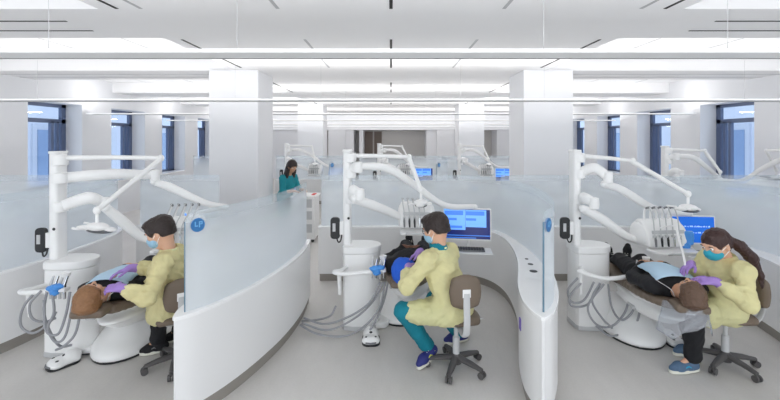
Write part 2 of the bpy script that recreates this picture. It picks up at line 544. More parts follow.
# ceiling: one plane with raised coffers on both sides, beams between them
c = MB()
c.span((-2.7, Y0, ZC), (2.7, Y1, 3.7))
beams = [(Y0, 0.36)] + [(3.69 + 3.33 * k - (0.96 if k < 0 else 0) + (0.96 if k < 0 else 0), 4.75 + 3.33 * k) for k in range(-1, 5)] + [(20.34, Y1)]
for s in (-1, 1):
    for a, b in beams:
        c.span((s * 2.7, a, ZC), (s * (XW + .5), b, 3.7))
    c.span((s * 2.7, Y0, ZK), (s * (XW + .5), Y1, 3.7))
ceiling = struct(c.build('ceiling', M['ceil'], smooth=0))
def slot(a, b, m):
    MB().span(a, b).build('air_slot', m, ceiling)
DASH = [(3.02, 3.68), (4.82, 5.42), (6.0, 6.72), (8.5, 9.3), (9.6, 10.25), (12.0, 12.7), (13.1, 13.8)]
for x, w, m in ((0, .03, 'slot'), (-2.52, .03, 'slot'), (2.52, .03, 'slot')):
    for a, b in DASH:
        slot((x - w / 2, a, ZC - .004), (x + w / 2, b, ZC + .01), M[m])
for x in (-1.04, 1.04, -2.3, 2.3):
    for a, b in (DASH[:3] if abs(x) < 2 else DASH[:1]):
        slot((x - .016, a, ZC - .003), (x + .016, b, ZC + .01), M['slotgrey'])
for s in (-1, 1):
    for k in range(0, 3):
        for y in (4.07, 4.43):
            slot((s * 3.3, y + 3.33 * k - .012, ZC - .004), (s * XW, y + 3.33 * k + .012, ZC + .01), M['slot' if k == 0 else 'slotgrey'])

for s in (-1, 1):
    for x in (3.9, 5.1, 6.3):
        for a, b in ((-1.0, .3), (1.5, 3.6), (4.8, 6.95), (8.15, 10.3), (11.5, 13.6)):
            slot((s * x - .006, a, ZK - .003), (s * x + .006, b, ZK + .01), M['slotgrey'])
# side walls with deep window openings
OPEN = [(7.93, 9.32), (10.3, 11.7), (12.58, 13.98), (14.9, 16.3), (17.2, 18.6)]
ZS, ZH, TW = 0.9, 2.79, 0.46
def side_wall(s, name):
    b = MB()
    xi, xo = s * XW, s * (XW + TW)
    prev = Y0
    for a, e in OPEN:
        b.span((xi, prev, 0), (xo, a, 3.5)); prev = e
        b.span((xi, a, 0), (xo, e, ZS)); b.span((xi, a, ZH), (xo, e, 3.5))
    b.span((xi, prev, 0), (xo, Y1, 3.5))
    struct(b.build(name, M['wall'], smooth=0))
side_wall(-1, 'wall_left'); side_wall(1, 'wall_right')
nwin = 0
for s in (-1, 1):
    for a, e in OPEN:
        nwin += 1
        x = s * (XW + TW - .05)
        f = MB()
        t = .075
        for (ya, yb, za, zb) in ((a, a + t, ZS, ZH), (e - t - .05, e, ZS, ZH), (a, e, ZS, ZS + t), (a, e, ZH - t, ZH), (a, e, 2.36, 2.45), (e - .40, e - .33, ZS, 2.40), (e - .24, e - .2, ZS, 2.40)):
            f.span((x - .035, ya, za), (x + .035, yb, zb))
        w = struct(f.build('window_%d' % nwin, M['winframe'], smooth=0))
        MB().span((x - .004, a + .02, ZS + .02), (x + .004, e - .02, ZH - .02)).build('window_glass', M['pane'], w)
        MB().span((s * (XW - .02), a - .02, ZS - .03), (s * (XW + TW - .09), e + .02, ZS + .012)).build('window_sill', M['solid'], w)
# the buildings across the street
for s, lab in ((-1, 'pale brick building across the street outside the left hand windows'), (1, 'pale brick building across the street outside the right hand windows')):
    r = empty('street_building', (s * 11.5, 14, 0)); tag(r, lab, 'building')
    MB().span((0, -9, -2), (s * 1.0, 12, 9)).build('facade', M['brick'], r)
    for y in np.arange(-7.5, 11.5, 2.3):
        for z in (0.4, 3.6):
            fr = MB().span((-s * .06, y - .62, z - .12), (s * .1, y + .62, z + 2.1)).build('window', M['stone'], r)
            MB().span((-s * .09, y - .46, z), (s * .02, y + .46, z + 1.9)).build('pane', M['exwin'], fr)

# end walls
struct(MB().span((-XW - .6, Y1, 0), (XW + .6, Y1 + .2, 3.7)).build('wall_back', M['greywall'], smooth=0))
t = MB()
t.span((-XW, Y1 - 1.3, 2.46), (XW, Y1, ZC))
struct(t.build('trim_1', M['wall'], smooth=0))                       # bulkhead above the far wall
for i, (a, b) in enumerate(((-2.9, -1.9), (-1.62, -1.42), (1.8, 2.4), (2.55, 3.4), (-7.2, -4.6), (5.4, 7.2))):
    struct(MB().span((a, Y1 - 1.1, 0), (b, Y1, 2.47)).build('trim_%d' % (i + 2), M['wall'], smooth=0))
for i, (a, b) in enumerate(((-1.42, -.98), (-.9, -.5))):
    d = struct(MB().span((a, Y1 - .06, 0), (b, Y1 - .001, 2.4)).build('door_%d' % (i + 1), M['doorbrown'], smooth=0))
    MB().span((b - .1, Y1 - .11, 1.0), (b - .05, Y1 - .06, 1.14)).build('door_handle', M['chrome'], d)
# columns
for y in (6.96, 13.6, 20.25):
    for s in (-1, 1):
        struct(MB().span((s * 2.31, y, 0), (s * 3.17, y + .86, ZC)).build('column', M['wall'], bevel=.006, smooth=0))

# ------------------------------------------------------------------ linear pendants
PY = [-.55, 2.78, 6.11, 9.44, 12.77, 16.1, 19.43]

PL = ['linear pendant light just behind the viewpoint, above the aisle',
      'nearest linear pendant light, thickest bar across the top of the photo',
      'linear pendant light crossing just in front of the first pair of columns',
      'linear pendant light hanging between the first and second pair of columns',
      'linear pendant light just in front of the second pair of columns',
      'linear pendant light behind the second pair of columns',
      'farthest linear pendant light, in front of the far bulkhead']
for y, lab in zip(PY, PL):
    L = 7.12
    r = empty('linear_pendant_light', (0, y, 2.58)); tag(r, lab, 'pendant light', 'linear pendant lights')
    MB().span((-L, -.095, 0), (L, .095, .022)).build('housing', M['pend'], r, bevel=.003)
    MB().span((-L, -.105, .006), (L, -.095, .024)).build('front_lip', M['pendlip'], r)  # lip strip with an added glow for the bright front edge
    MB().span((-L, .095, -.004), (L, .103, .022)).build('rear_trim', M['penddark'], r)
    for x in (-5.4, -2.38, -1.07, 1.06, 2.34, 5.4):
        MB().cyl((x, 0, .02), (x, 0, ZC - 2.58), .0016, seg=6).build('suspension_wire', M['wire'], r)
    ld = bpy.data.lights.new('pendant_uplight', 'AREA')
    ld.shape = 'RECTANGLE'; ld.size = 2 * L - .2; ld.size_y = .05
    ld.energy = UP_W * (1.0 if y > 18 else 1.7 if y > 9 else 1.2 if y > 5 else .62); ld.color = (1, .985, .965)
    for sg in (-1, 1):          # wide, two-lobed uplight
        lo = bpy.data.objects.new('pendant_uplight', ld)
        lo.location = (0, sg * .05, .05); lo.rotation_euler = (PI - sg * math.radians(33), 0, 0)
        link(lo, r)

# ================================================================== CURVED PARTITIONS
OUT = [(1.06, 2.76), (1.16, 2.86), (1.30, 3.12), (1.42, 3.45), (1.52, 3.85), (1.575, 4.3), (1.57, 4.75), (1.52, 5.2), (1.40, 5.5), (1.2, 5.68), (.95, 5.75), (.5, 5.76), (0, 5.76), (-.5, 5.76), (-1.02, 5.74)]
INN = [(1.045, 2.77), (1.015, 2.9), (1.02, 3.1), (1.085, 3.4), (1.2, 3.75), (1.30, 4.1), (1.38, 4.5), (1.415, 4.9), (1.38, 5.2), (1.28, 5.42), (1.12, 5.56), (.9, 5.61), (.4, 5.62), (-.5, 5.62), (-1.02, 5.62)]
def offset_poly(poly, d):
    n = len(poly); out = []
    for i in range(n):
        a, b, c_ = Vector(poly[i - 1]), Vector(poly[i]), Vector(poly[(i + 1) % n])
        t = ((b - a).normalized() + (c_ - b).normalized())
        t = t.normalized() if t.length > 1e-6 else (c_ - b).normalized()
        out.append((b.x + t.y * d, b.y - t.x * d))
    return out
so = [(p.x, p.y) for p in catmull([(x, y, 0) for x, y in OUT], 6)]
si = [(p.x, p.y) for p in catmull([(x, y, 0) for x, y in INN], 6)]
poly = so + si[::-1]          # counter-clockwise
GP = [(1.085, 2.845), (1.20, 2.99), (1.315, 3.24), (1.405, 3.52), (1.485, 3.87), (1.535, 4.3), (1.53, 4.75), (1.48, 5.18), (1.37, 5.45), (1.18, 5.63), (.94, 5.70), (.5, 5.71), (0, 5.71), (-.5, 5.71), (-.99, 5.69)]
gp = gp_all = [Vector((p.x, p.y)) for p in catmull([(x, y, 0) for x, y in GP], 6)]

def make_partition(full=True):
    global poly, gp
    r = empty('curved_partition')
    if not full:
        a = [q for q in so if q[1] < 4.95 and q[0] > 1.0]; b = [q for q in si if q[1] < 4.95 and q[0] > 1.0]
        poly = a + b[::-1]
        gp = [q for q in gp_all if q.y < 4.85 and q.x > 1.05]
    MB().prism(offset_poly(poly, -.022), 0, .105).build('kick_base', M['base'], r)
    MB().prism(poly, .105, .742).build('knee_wall', M['lam'], r)
    w = MB().prism(offset_poly(poly, .008), .742, .77).build('counter_ledge', M['solid'], r, bevel=.004)
    # bent glass sheet with rounded near corner
    vs, fs = [], []
    n = len(gp); th = .006; z0 = .768; zt = 1.485; rc = .075
    s = 0
    for i in range(n):
        if i: s += (gp[i] - gp[i - 1]).length
        t = (gp[min(i + 1, n - 1)] - gp[max(i - 1, 0)]).normalized()
        nn = Vector((t.y, -t.x))
        z1 = zt
        if s < rc: z1 = zt - rc + math.sqrt(max(rc * rc - (rc - s) ** 2, 0))
        for sg in (1, -1):
            q = gp[i] + nn * th * sg
            vs += [(q.x, q.y, z0), (q.x, q.y, z1)]
    for i in range(n - 1):
        a, b = 4 * i, 4 * i + 4
        fs += [(a, b, b + 1, a + 1), (a + 3, b + 3, b + 2, a + 2), (a + 1, b + 1, b + 3, a + 3), (a, a + 2, b + 2, b)]
    fs += [(0, 1, 3, 2), (4 * n - 4, 4 * n - 2, 4 * n - 1, 4 * n - 3)]
    g = MB(); g.add(vs, fs); g = g.build('glass_screen', M['frost'], r, smooth=30)
    e0 = gp[0]; t0_ = (gp[1] - gp[0]).normalized(); ea = math.atan2(t0_.y, t0_.x)
    MB().box((e0.x - t0_.x * .002, e0.y - t0_.y * .002, (z0 + zt - rc) / 2), (.004, .0125, zt - rc - z0), Matrix.Rotation(ea, 3, 'Z')).build('glass_edge', M['edge'], g)
    # round door-size sticker near the tip: ring, disc and two pale strokes
    i = 3
    t = (gp[i + 1] - gp[i - 1]).normalized(); ang = math.atan2(t.y, t.x)
    R = Matrix.Rotation(ang, 3, 'Z')
    cc = Vector((gp[i].x, gp[i].y, 1.375))
    st = MB()
    for rad, hw, mi in ((.05, .0085, 0),):
        st.tube([cc - R @ Vector((0, hw, 0)), cc + R @ Vector((0, hw, 0))], [rad, rad], seg=28, mi=mi)
    for (x, z, sx, sz) in ((-.020, .008, .008, .036), (-.012, -.006, .022, .008), (.010, .004, .008, .044), (.019, .022, .024, .008), (.028, .014, .008, .02), (.019, .006, .02, .007)):
        st.box(cc + R @ Vector((x, 0, z)), (sx, .0190, sz), R, mi=1)
    st.build('logo_sticker', [M['logo'], M['logolight']], g)
    return r
part0 = make_partition()
partS = make_partition(False)
# grommets on the near partition's wide counter
NAMES = {-2: 'far left', -1: 'left', 0: 'right', 1: 'far right', 2: 'rightmost'}
ROW1 = {-1: 'white curved partition with frosted glass at near left, behind the left practitioner',
        0: 'white curved partition with wide tip and edge-on glass, beside the middle bay',
        1: 'white curved partition behind the woman with the long ponytail',
        -2: 'white curved partition along the left edge, behind the left dental unit',
        2: 'white curved partition at the far right beneath the right windows'}
ROW2 = {-1: 'frosted partition of the rear row beside the second left column',
        0: 'frosted partition of the rear row beside the second right column',
        1: 'frosted partition of the rear row by the second right window',
        -2: 'frosted partition of the rear row by the second left window',
        2: 'frosted partition of the rear row against the right window wall'}
PITCH = 2.55
for row, names in ((0, ROW1), (1, ROW2)):
    for k in (0, -1, -2, 1, 2):
        if row == 1 and k == 2: continue
        o = part0 if (row == 0 and k == 0) else (partS if (row == 0 and k == -1) else copy_tree(part0))
        o.location = (PITCH * k, 6.64 * row, 0)
        tag(o, names[k], 'partition', 'curved bay partitions'); o['kind'] = 'thing'
led = [c_ for c_ in children(part0) if c_.name.startswith('counter_ledge')][0]
for (x, y, rr) in ((1.325, 3.72, .036), (1.37, 3.93, .026), (1.39, 4.1, .018)):
    MB().lathe([(rr, 0), (rr, .004), (rr * .8, .006)], (x, y, .769), seg=20).build('cable_grommet', M['black'], led)
MB().box((1.034, 3.2, .52), (.008, .05, .09), Matrix.Rotation(-.06, 3, 'Z')).build('small_label', M['tag'], part0)

r = empty('screen_partition', (-3.0, 5.75, 0)); tag(r, 'straight frosted glass screen behind the practitioner in the straw-coloured gown', 'partition'); r['kind'] = 'thing'
MB().span((-.62, -.05, 0), (.55, .05, .105)).build('kick_base', M['base'], r)
MB().span((-.62, -.065, .105), (.55, .065, .742)).build('knee_wall', M['lam'], r)
MB().span((-.63, -.075, .742), (.56, .075, .77)).build('counter_ledge', M['solid'], r, bevel=.004)
MB().span((-.60, -.006, .768), (.53, .006, 1.485)).build('glass_screen', M['frost'], r)
# ================================================================== DENTAL UNITS
def v3(*a): return Vector(a)
def dental_unit(cx, cy, J):
    """cabinet with pole, lamp arm, monitor arm, delivery arm and assistant's arm. J holds the joints of the arms in room metres."""
    r = empty('dental_unit', (cx, cy, 0))
    o = Vector((cx, cy, 0))
    L = lambda p: Vector(p) - o
    # cabinet, D-shaped in plan
    out = []
    for k in range(17):
        a = -PI / 2 + PI * k / 16
        out.append((.03 + .165 * math.cos(a), .15 * math.sin(a)))
    out += [(-.10, .15), (-.175, .135), (-.195, .10), (-.195, -.10), (-.175, -.135), (-.10, -.15)]
    MB().prism([(x * 1.0, y * 1.0) for x, y in out], .03, .80).build('cabinet', M['white'], r, bevel=.01)
    MB().prism([(x * 1.05, y * 1.06) for x, y in out], .80, .875).build('cabinet_top', M['white'], r, bevel=.014, segs=3)
    MB().prism([(x * 1.03, y * 1.04) for x, y in out], 0, .05).build('foot_plate', M['grey'], r, bevel=.01)
    f = MB(); f.prism(rounded_rect(.34, .26, .1, cx=.12, cy=.02), 0, .07); f.build('floor_box', M['white'], r, bevel=.02, segs=3)
    # pole with collars
    MB().prism(rounded_rect(.082, .145, .03, cx=-.16, cy=.0), .86, 1.86).build('pole', M['white'], r)
    MB().prism(rounded_rect(.10, .165, .04, cx=-.16, cy=.0), 1.86, 1.885).build('pole_cap', M['white'], r, bevel=.008)
    for z in (1.36, 1.63, 1.80):
        MB().lathe([(.05, z - .05), (.066, z - .045), (.07, z), (.066, z + .045), (.05, z + .05)], (-.13, -.02, 0), seg=24).build('arm_collar', M['white'], r)
    # black handset on the pole
    h = MB(); h.prism(rounded_rect(.045, .26, .02), -.035, .035)
    hx = Matrix.Rotation(PI / 2, 3, 'X')
    hm = MB()
    pts = rounded_rect(.10, .23, .035)
    hm.add([(-.275 + x * .55 if False else -.285 + x, y0, 1.05 + z) for y0 in (-.06, -.02) for x, z in pts], [tuple(range(len(pts) - 1, -1, -1)), tuple(range(len(pts), 2 * len(pts)))] + [(i, (i + 1) % len(pts), len(pts) + (i + 1) % len(pts), len(pts) + i) for i in range(len(pts))])
    hs = hm.build('handset', M['black'], r, bevel=.008)
    MB().box((-.295, -.063, 1.06), (.03, .008, .085)).build('display_plate', M['grey'], hs)
    MB().span((-.25, -.055, .98), (-.19, -.025, 1.12)).build('mount_bracket', M['white'], r, bevel=.004)
    cd = catmull([(-.27, -.05, .95), (-.25, -.06, .905), (-.225, -.06, .92), (-.215, -.05, .98)], 6)
    MB().tube(cd, .007, seg=8).build('coil_cord', M['black'], r)
    MB().ball((-.14, -.075, 1.16), (.014, .008, .014)).build('pole_knob', M['black'], r)

    # lamp arm: horizontal tube, elbow, sloping tube
    el, lp = L(J['lamp_elbow']), L(J['lamp'])
    top = v3(-.13, -.02, 1.82)
    hang = lp + v3(0, 0, .17)
    am = MB()
    am.tube(catmull([top, top.lerp(el, .5) + v3(0, 0, .005), el], 6), [.024, .022, .021], seg=12)
    am.ball(el, (.03, .03, .034)); am.ball(top, (.05, .05, .05))
    am.tube([el + v3(0, 0, -.01), hang], [.026, .021], seg=12)
    am.ball(hang, (.03, .03, .035))
    am.tube([hang, lp + v3(0, 0, .05)], [.014, .012], seg=10)
    am.build('lamp_arm', M['white'], r)
    ang = J.get('lamp_rot', 0)
    R = Matrix.Rotation(ang, 3, 'Z') @ Matrix.Rotation(J.get('lamp_tilt', .2), 3, 'Y')
    hd = MB()
    hd.ball(lp + R @ v3(0, 0, .035), (.085, .075, .035), rot=R, seg=20, rings=10)
    hd.ball(lp + R @ v3(-.08, 0, .02), (.07, .045, .02), rot=R, seg=18)
    hd.ball(lp + R @ v3(.08, 0, .02), (.06, .045, .02), rot=R, seg=18)
    hd.tube([lp + R @ v3(-.06, -.07, .03), lp + R @ v3(-.10, -.11, .03), lp + R @ v3(-.14, -.11, .035)], .009, seg=8)
    hd.tube([lp + R @ v3(-.06, .07, .03), lp + R @ v3(-.10, .11, .03), lp + R @ v3(-.14, .11, .035)], .009, seg=8)
    lamp = hd.build('lamp_head', M['white'], r)
    MB().ball(lp + R @ v3(.02, 0, .006), (.10, .066, .022), rot=R, seg=18).build('lamp_lens', M['lens'], lamp)

    # fat balanced arms
    def arm(name, pts, rad, flat=.75, seg=16):
        m = MB(); m.tube(catmull([L(p) for p in pts], 7), rad, seg=seg, flat=flat)
        for p, q in ((pts[0], rad[0]), (pts[-1], rad[-1])):
            m.ball(L(p), (q * 1.02, q * 1.02, q * 1.02), seg=16)
        return m.build(name, M['white'], r)
    pc = lambda z: o + v3(-.13, -.02, z)
    arm('monitor_arm', [pc(1.63)] + J['mon_seg1'], [.05, .052, .045], .6)
    arm('monitor_arm', J['mon_seg2'], [.034, .046, .036, .03], .7)
    arm('delivery_arm', [pc(1.36)] + J['del_seg1'], [.052, .056, .046], .6)
    arm('delivery_arm', J['del_seg2'], [.042, .05, .042, .036], .75)
    for p in (J['mon_seg1'][-1], J['del_seg1'][-1]):
        MB().lathe([(.03, -.06), (.046, -.055), (.05, .0), (.046, .05), (.03, .055)], L(p), seg=20).build('arm_joint', M['white'], r)

    # delivery head: tray, raked body, instruments with whip arms
    dp, dr = L(J['head']), J.get('head_rot', 0)
    R = Matrix.Rotation(dr, 3, 'Z')
    T = lambda x, y, z: dp + R @ v3(x, y, z)
    W = J.get('head_w', .36)
    arm('delivery_arm', [J['del_seg2'][-1], o + T(-.05, .08, .02)], [.036, .036], .8)
    b = MB()
    pr = [(-.16, -.10), (.13, -.10), (.15, -.06), (.12, .09), (.04, .16), (-.04, .16), (-.13, .06)]   # y,z side profile
    n = len(pr)
    b.add([T(sx * W / 2, y, z) for sx in (-1, 1) for y, z in pr], [tuple(range(n)), tuple(range(2 * n - 1, n - 1, -1))] + [(i, i + n, (i + 1) % n + n, (i + 1) % n) for i in range(n)])
    hd = b.build('delivery_head', M['white'], r, bevel=.025, segs=3)
    for sx in (-1, 1): MB().ball(T(sx * W / 2, 0, .01), (.03, .13, .12), rot=R, seg=18).build('end_cap', M['white'], hd)
    ty = MB(); ty.prism([tuple((T(x, y, 0)).xy) for x, y in rounded_rect(W * 1.02, .22, .04, cx=.01, cy=-.20)], dp.z - .145, dp.z - .115)
    ty.build('instrument_tray', M['white'], hd, bevel=.01)
    MB().tube([T(-W * .3, -.31, -.13), T(-W * .3, -.36, -.11), T(W * .3, -.36, -.11), T(W * .3, -.31, -.13)], .01, seg=8).build('tray_handle', M['grey'], hd)
    ni = 5; rh = J.get('rod_h', 1.0)
    for i in range(ni):
        x = (i - (ni - 1) / 2) * W * .155 - W * .06
        # upright whip rod rising behind and bending forward
        tilt = J.get('rod_tilt', 0.0)
        rod = catmull([T(x, -.02, .10), T(x + tilt * .1, -.01, .10 + .12 * rh), T(x + tilt * .2, -.03, .10 + .18 * rh), T(x + tilt * .22, -.08, .10 + .20 * rh)], 6)
        rd = MB().tube(rod, [.012, .010, .008], seg=8).build('whip_rod', M['white'], hd)
        MB().tube(rod[-7:], .011, seg=8).build('rod_tip', M['mid'], rd)
        hp = [T(x + tilt * .22, -.08, .10 + .20 * rh), T(x + tilt * .15, -.13, .10 + .10 * rh), T(x, -.16, .06), T(x, -.175, -.05)]
        MB().tube(catmull(hp, 6), .006, seg=8).build('instrument_hose', M['grey'], hd)
        q = MB().tube([T(x, -.172, .02), T(x, -.178, -.02), T(x + .003, -.182, -.085)], [.007, .012, .009], seg=10)
        q.build('handpiece', M['black' if i in (1, 2) else ('mid' if i == 0 else 'chrome')], hd)
        MB().box(T(x, -.165, .015), (.026, .03, .02), R).build('handpiece_rest', M['grey'], hd)
    MB().box(T(0, -.145, .055), (W * .8, .01, .035), R @ Matrix.Rotation(-.2, 3, 'X')).build('touch_panel', M['grey'], hd)

    # monitor on its arm, keyboard shelf underneath
    mp, mr = L(J['monitor']), J.get('mon_rot', 0)
    R2 = Matrix.Rotation(mr, 3, 'Z') @ Matrix.Rotation(-.08, 3, 'X')
    Q = lambda x, y, z: mp + R2 @ v3(x, y, z)
    w, h = J.get('mon_size', (.53, .33))
    mb = MB()
    pts = rounded_rect(w, h, .015)
    n = len(pts)
    mb.add([Q(x, y, z) for y in (-.02, .02) for x, z in pts], [tuple(range(n - 1, -1, -1)), tuple(range(n, 2 * n))] + [(i, (i + 1) % n, n + (i + 1) % n, n + i) for i in range(n)])
    mb.box(Q(0, .04, 0), (w * .5, .05, h * .5), R2)
    mon = mb.build('monitor', M['white'], r)
    sc = MB()
    def rect(x0, z0, x1, z1, lift, mi):
        x0, x1 = -w / 2 + .014 + x0 * (w - .028), -w / 2 + .014 + x1 * (w - .028)
        z0, z1 = -h / 2 + .018 + z0 * (h - .03), -h / 2 + .018 + z1 * (h - .03)
        sc.add([Q(x0, -.021 - lift, z0), Q(x1, -.021 - lift, z0), Q(x1, -.021 - lift, z1), Q(x0, -.021 - lift, z1)], [(0, 1, 2, 3)], mi)
    if J['ui'] == 'panels':
        rect(0, 0, 1, 1, 0, 1)
        rect(.0, .30, .47, 1, .0006, 2); rect(.475, .40, .92, .98, .0006, 2)
        rect(.02, .80, .42, .94, .0012, 3); rect(.48, .80, .88, .94, .0012, 3)
        rect(.02, .62, .28, .70, .0012, 3); rect(.48, .62, .70, .70, .0012, 3)
        rect(.0, .10, 1, .13, .0012, 3); rect(.0, .02, .7, .05, .0012, 3)
        rect(.02, .36, .40, .44, .0012, 3)
    elif J['ui'] == 'text':
        rect(0, 0, 1, 1, 0, 0)
        for z, x0, x1 in ((.60, .30, .90), (.36, .48, .92)):
            x = x0
            rs = random.Random(3)
            while x < x1:
                ww = rs.uniform(.012, .022)
                hh = rs.uniform(.03, .06)
                rect(x, z, x + ww, z + hh, .0008, 4)
                x += ww + rs.choice((.008, .008, .026))
    else:
        rect(0, 0, 1, 1, 0, 2)
    sc.build('screen', [M['scr'], M['scrnavy'], M['scrlight'], M['scrmid'], M['scrtext']], mon, smooth=0)
    MB().tube([J['mon_seg2'][-1] - o, Q(0, .06, h * .5 + .02), Q(0, .06, 0)], [.028, .026, .03], seg=12).build('monitor_mount', M['white'], r)
    Rz = Matrix.Rotation(mr, 3, 'Z')
    K = lambda x, y, z: mp + Rz @ v3(x, y, z)
    MB().tube([K(.02, .06, -.05), K(.02, .05, -h / 2 - .06), K(.02, -.02, -h / 2 - .085)], .016, seg=10).build('shelf_bracket', M['white'], r)
    ks = MB().box(K(.04, -.12, -h / 2 - .095), (w * .84, .24, .016), Rz).build('keyboard_shelf', M['white'], r, bevel=.005)
    kb = MB().box(K(.02, -.13, -h / 2 - .075), (w * .62, .13, .018), Rz).build('keyboard', M['mid'], ks, bevel=.004)
    kk = MB()
    for i in range(11):
        for j in range(4):
            kk.box(K(.02 + (i - 5) * w * .054, -.13 + (j - 1.5) * .03, -h / 2 - .064), (w * .046, .022, .008), Rz)
    kk.build('keys', M['black'], kb, smooth=0)

    # assistant's arm: bent flat beam with holder, cup and wrapped suction tips
    A = J.get('asst', [(-.20, -.30, .66), (-.05, -.36, .68), (.14, -.37, .69), (.30, -.36, .70)])
    m = MB(); m.tube(catmull([(-.15, -.12, .66), (-.2, -.24, .66)] + A, 6), .021, seg=12, flat=1.0, up=(0, 0, 1))
    m.tube([(-.2, -.25, .67), (-.215, -.25, .60), (-.21, -.24, .42)], [.026, .022, .016], seg=10)
    m.build('assistant_arm', M['white'], r)
    hx, hy, hz = A[-1] if J.get('holder') is None else J['holder']
    hb = MB(); hb.box((hx - .02, hy, hz + .01), (.16, .07, .04)); hb.build('handpiece_holder', M['white'], r, bevel=.012)
    for i, dx in enumerate((-.08, -.04, 0, .04)):
        hp = MB(); hp.tube([(hx + dx, hy - .01, hz - .07), (hx + dx, hy - .01, hz + .05), (hx + dx + .012, hy + .01, hz + .12)], [.011, .013, .008], seg=10)
        hp.build('suction_handpiece', M['chrome' if i % 2 else 'grey'], r)
    bl = solid('barrier_wrap', [ell((hx - .05, hy - .02, hz + .025), (.055, .04, .03)), ell((hx + .0, hy - .03, hz + .04), (.05, .035, .026)), ell((hx - .03, hy - .03, hz - .01), (.04, .03, .03))], M['blue'], r, res=.006, k=.02, fold=.006, fseed=int(abs(cx) * 10), fscale=3)
    MB().lathe([(.010, 0), (.012, .03), (.032, .06), (.036, .085), (.03, .08), (.0, .04)], (hx + .03, hy + .02, hz + .06), seg=18).build('suction_funnel', M['white'], r)
    for hs_ in J['hoses']:
        MB().tube(catmull([L(p) for p in hs_], 8), .0105, seg=8).build('hose', M['hose'], r)
    return r

def W(cx, cy, pts):   # local -> room
    return [(p[0] + cx, p[1] + cy, p[2]) for p in pts]

# --- left bay
JL = dict(lamp_elbow=P(161, 158, 4.0), lamp=P(97, 231, 3.32), lamp_rot=.3, lamp_tilt=.15,
    mon_seg1=[P(112, 174, 4.0), P(155, 175, 4.25)], mon_seg2=[P(154, 182, 4.25), P(172, 188, 4.3), P(205, 203, 4.42), P(226, 207, 4.5)],
    del_seg1=[P(88, 198, 3.75), P(104, 203, 3.85)], del_seg2=[P(106, 208, 3.85), P(122, 221, 3.95), P(140, 236, 4.05), P(158, 243, 4.12)],
    head=v3(-2.18, 4.18, 1.03), head_rot=.15, head_w=.42, rod_tilt=.35, monitor=v3(-2.40, 4.78, .93), mon_rot=-.9, ui='panels',
    asst=[(-.24, -.30, .665), (-.16, -.34, .67), (-.02, -.35, .68), (.18, -.34, .69)],
    holder=(.16, -.36, .70),
    hoses=[[P(36, 291, 3.45), P(23, 308, 3.42), P(21, 326, 3.42), P(34, 333, 3.42), P(50, 322, 3.44), P(56, 312, 3.5)],
           [P(41, 291, 3.42), P(30, 304, 3.40), P(32, 318, 3.40), P(44, 322, 3.44), P(56, 318, 3.5)],
           [P(47, 291, 3.42), P(44, 312, 3.4), P(50, 332, 3.4), P(60, 346, 3.46), P(72, 345, 3.5)],
           [P(52, 292, 3.40), P(54, 312, 3.38), P(48, 328, 3.38), P(56, 342, 3.4), P(66, 334, 3.4), P(74, 296, 3.42)],
           [P(70, 292, 3.42), P(66, 314, 3.4), P(58, 334, 3.38), P(46, 330, 3.38), P(44, 300, 3.4)],
           [P(80, 292, 3.44), P(80, 312, 3.42), P(75, 334, 3.4), P(64, 346, 3.4), P(56, 350, 3.42)]])
uL = dental_unit(-3.0, 3.8, JL)
tag(uL, 'white dental unit with pole and arms beside the patient with brown hair', 'dental unit', 'dental units of the front row')
# --- middle bay
JC = dict(lamp_elbow=P(409, 157, 4.45), lamp=P(421, 206, 4.25), lamp_rot=1.4, lamp_tilt=.0,
    mon_seg1=[P(352, 168, 4.25), P(358, 167, 4.2)], mon_seg2=[P(357, 166, 4.2), P(386, 168, 4.3), P(412, 183, 4.45), P(444, 205, 4.6), P(475, 207, 4.7)],
    del_seg1=[P(352, 190, 4.15), P(360, 194, 4.1)], del_seg2=[P(354, 199, 4.1), P(372, 205, 4.2), P(392, 213, 4.35), P(404, 219, 4.42)],
    head=v3(.285, 4.5, 1.13), head_rot=-.05, head_w=.36, rod_tilt=-.1, rod_h=.55, monitor=v3(.89, 4.7, 1.0), mon_rot=-.14, mon_size=(.56, .37), ui='panels',
    asst=[(-.26, -.30, .665), (-.16, -.33, .655), (.0, -.34, .67), (.20, -.33, .69)],
    hoses=[[P(383, 282, 3.95), P(374, 300, 3.95), P(355, 318, 3.98), P(328, 330, 4.0), P(302, 323, 4.15)],
           [P(380, 282, 3.95), P(370, 302, 3.93), P(350, 316, 3.95), P(325, 324, 4.05), P(304, 318, 4.25)],
           [P(385, 282, 3.97), P(380, 306, 3.95), P(366, 325, 3.92), P(345, 336, 3.95), P(318, 334, 4.0), P(300, 325, 4.12)],
           [P(336, 306, 4.05), P(330, 316, 4.05), P(316, 320, 4.2), P(302, 321, 4.3)],
           [P(388, 282, 3.97), P(384, 300, 3.97), P(377, 318, 3.95), P(370, 330, 3.93)]])
uC = dental_unit(-.31, 4.31, JC)
tag(uC, 'white dental unit with pole and lit monitor beside the patient in the blue headscarf', 'dental unit', 'dental units of the front row')
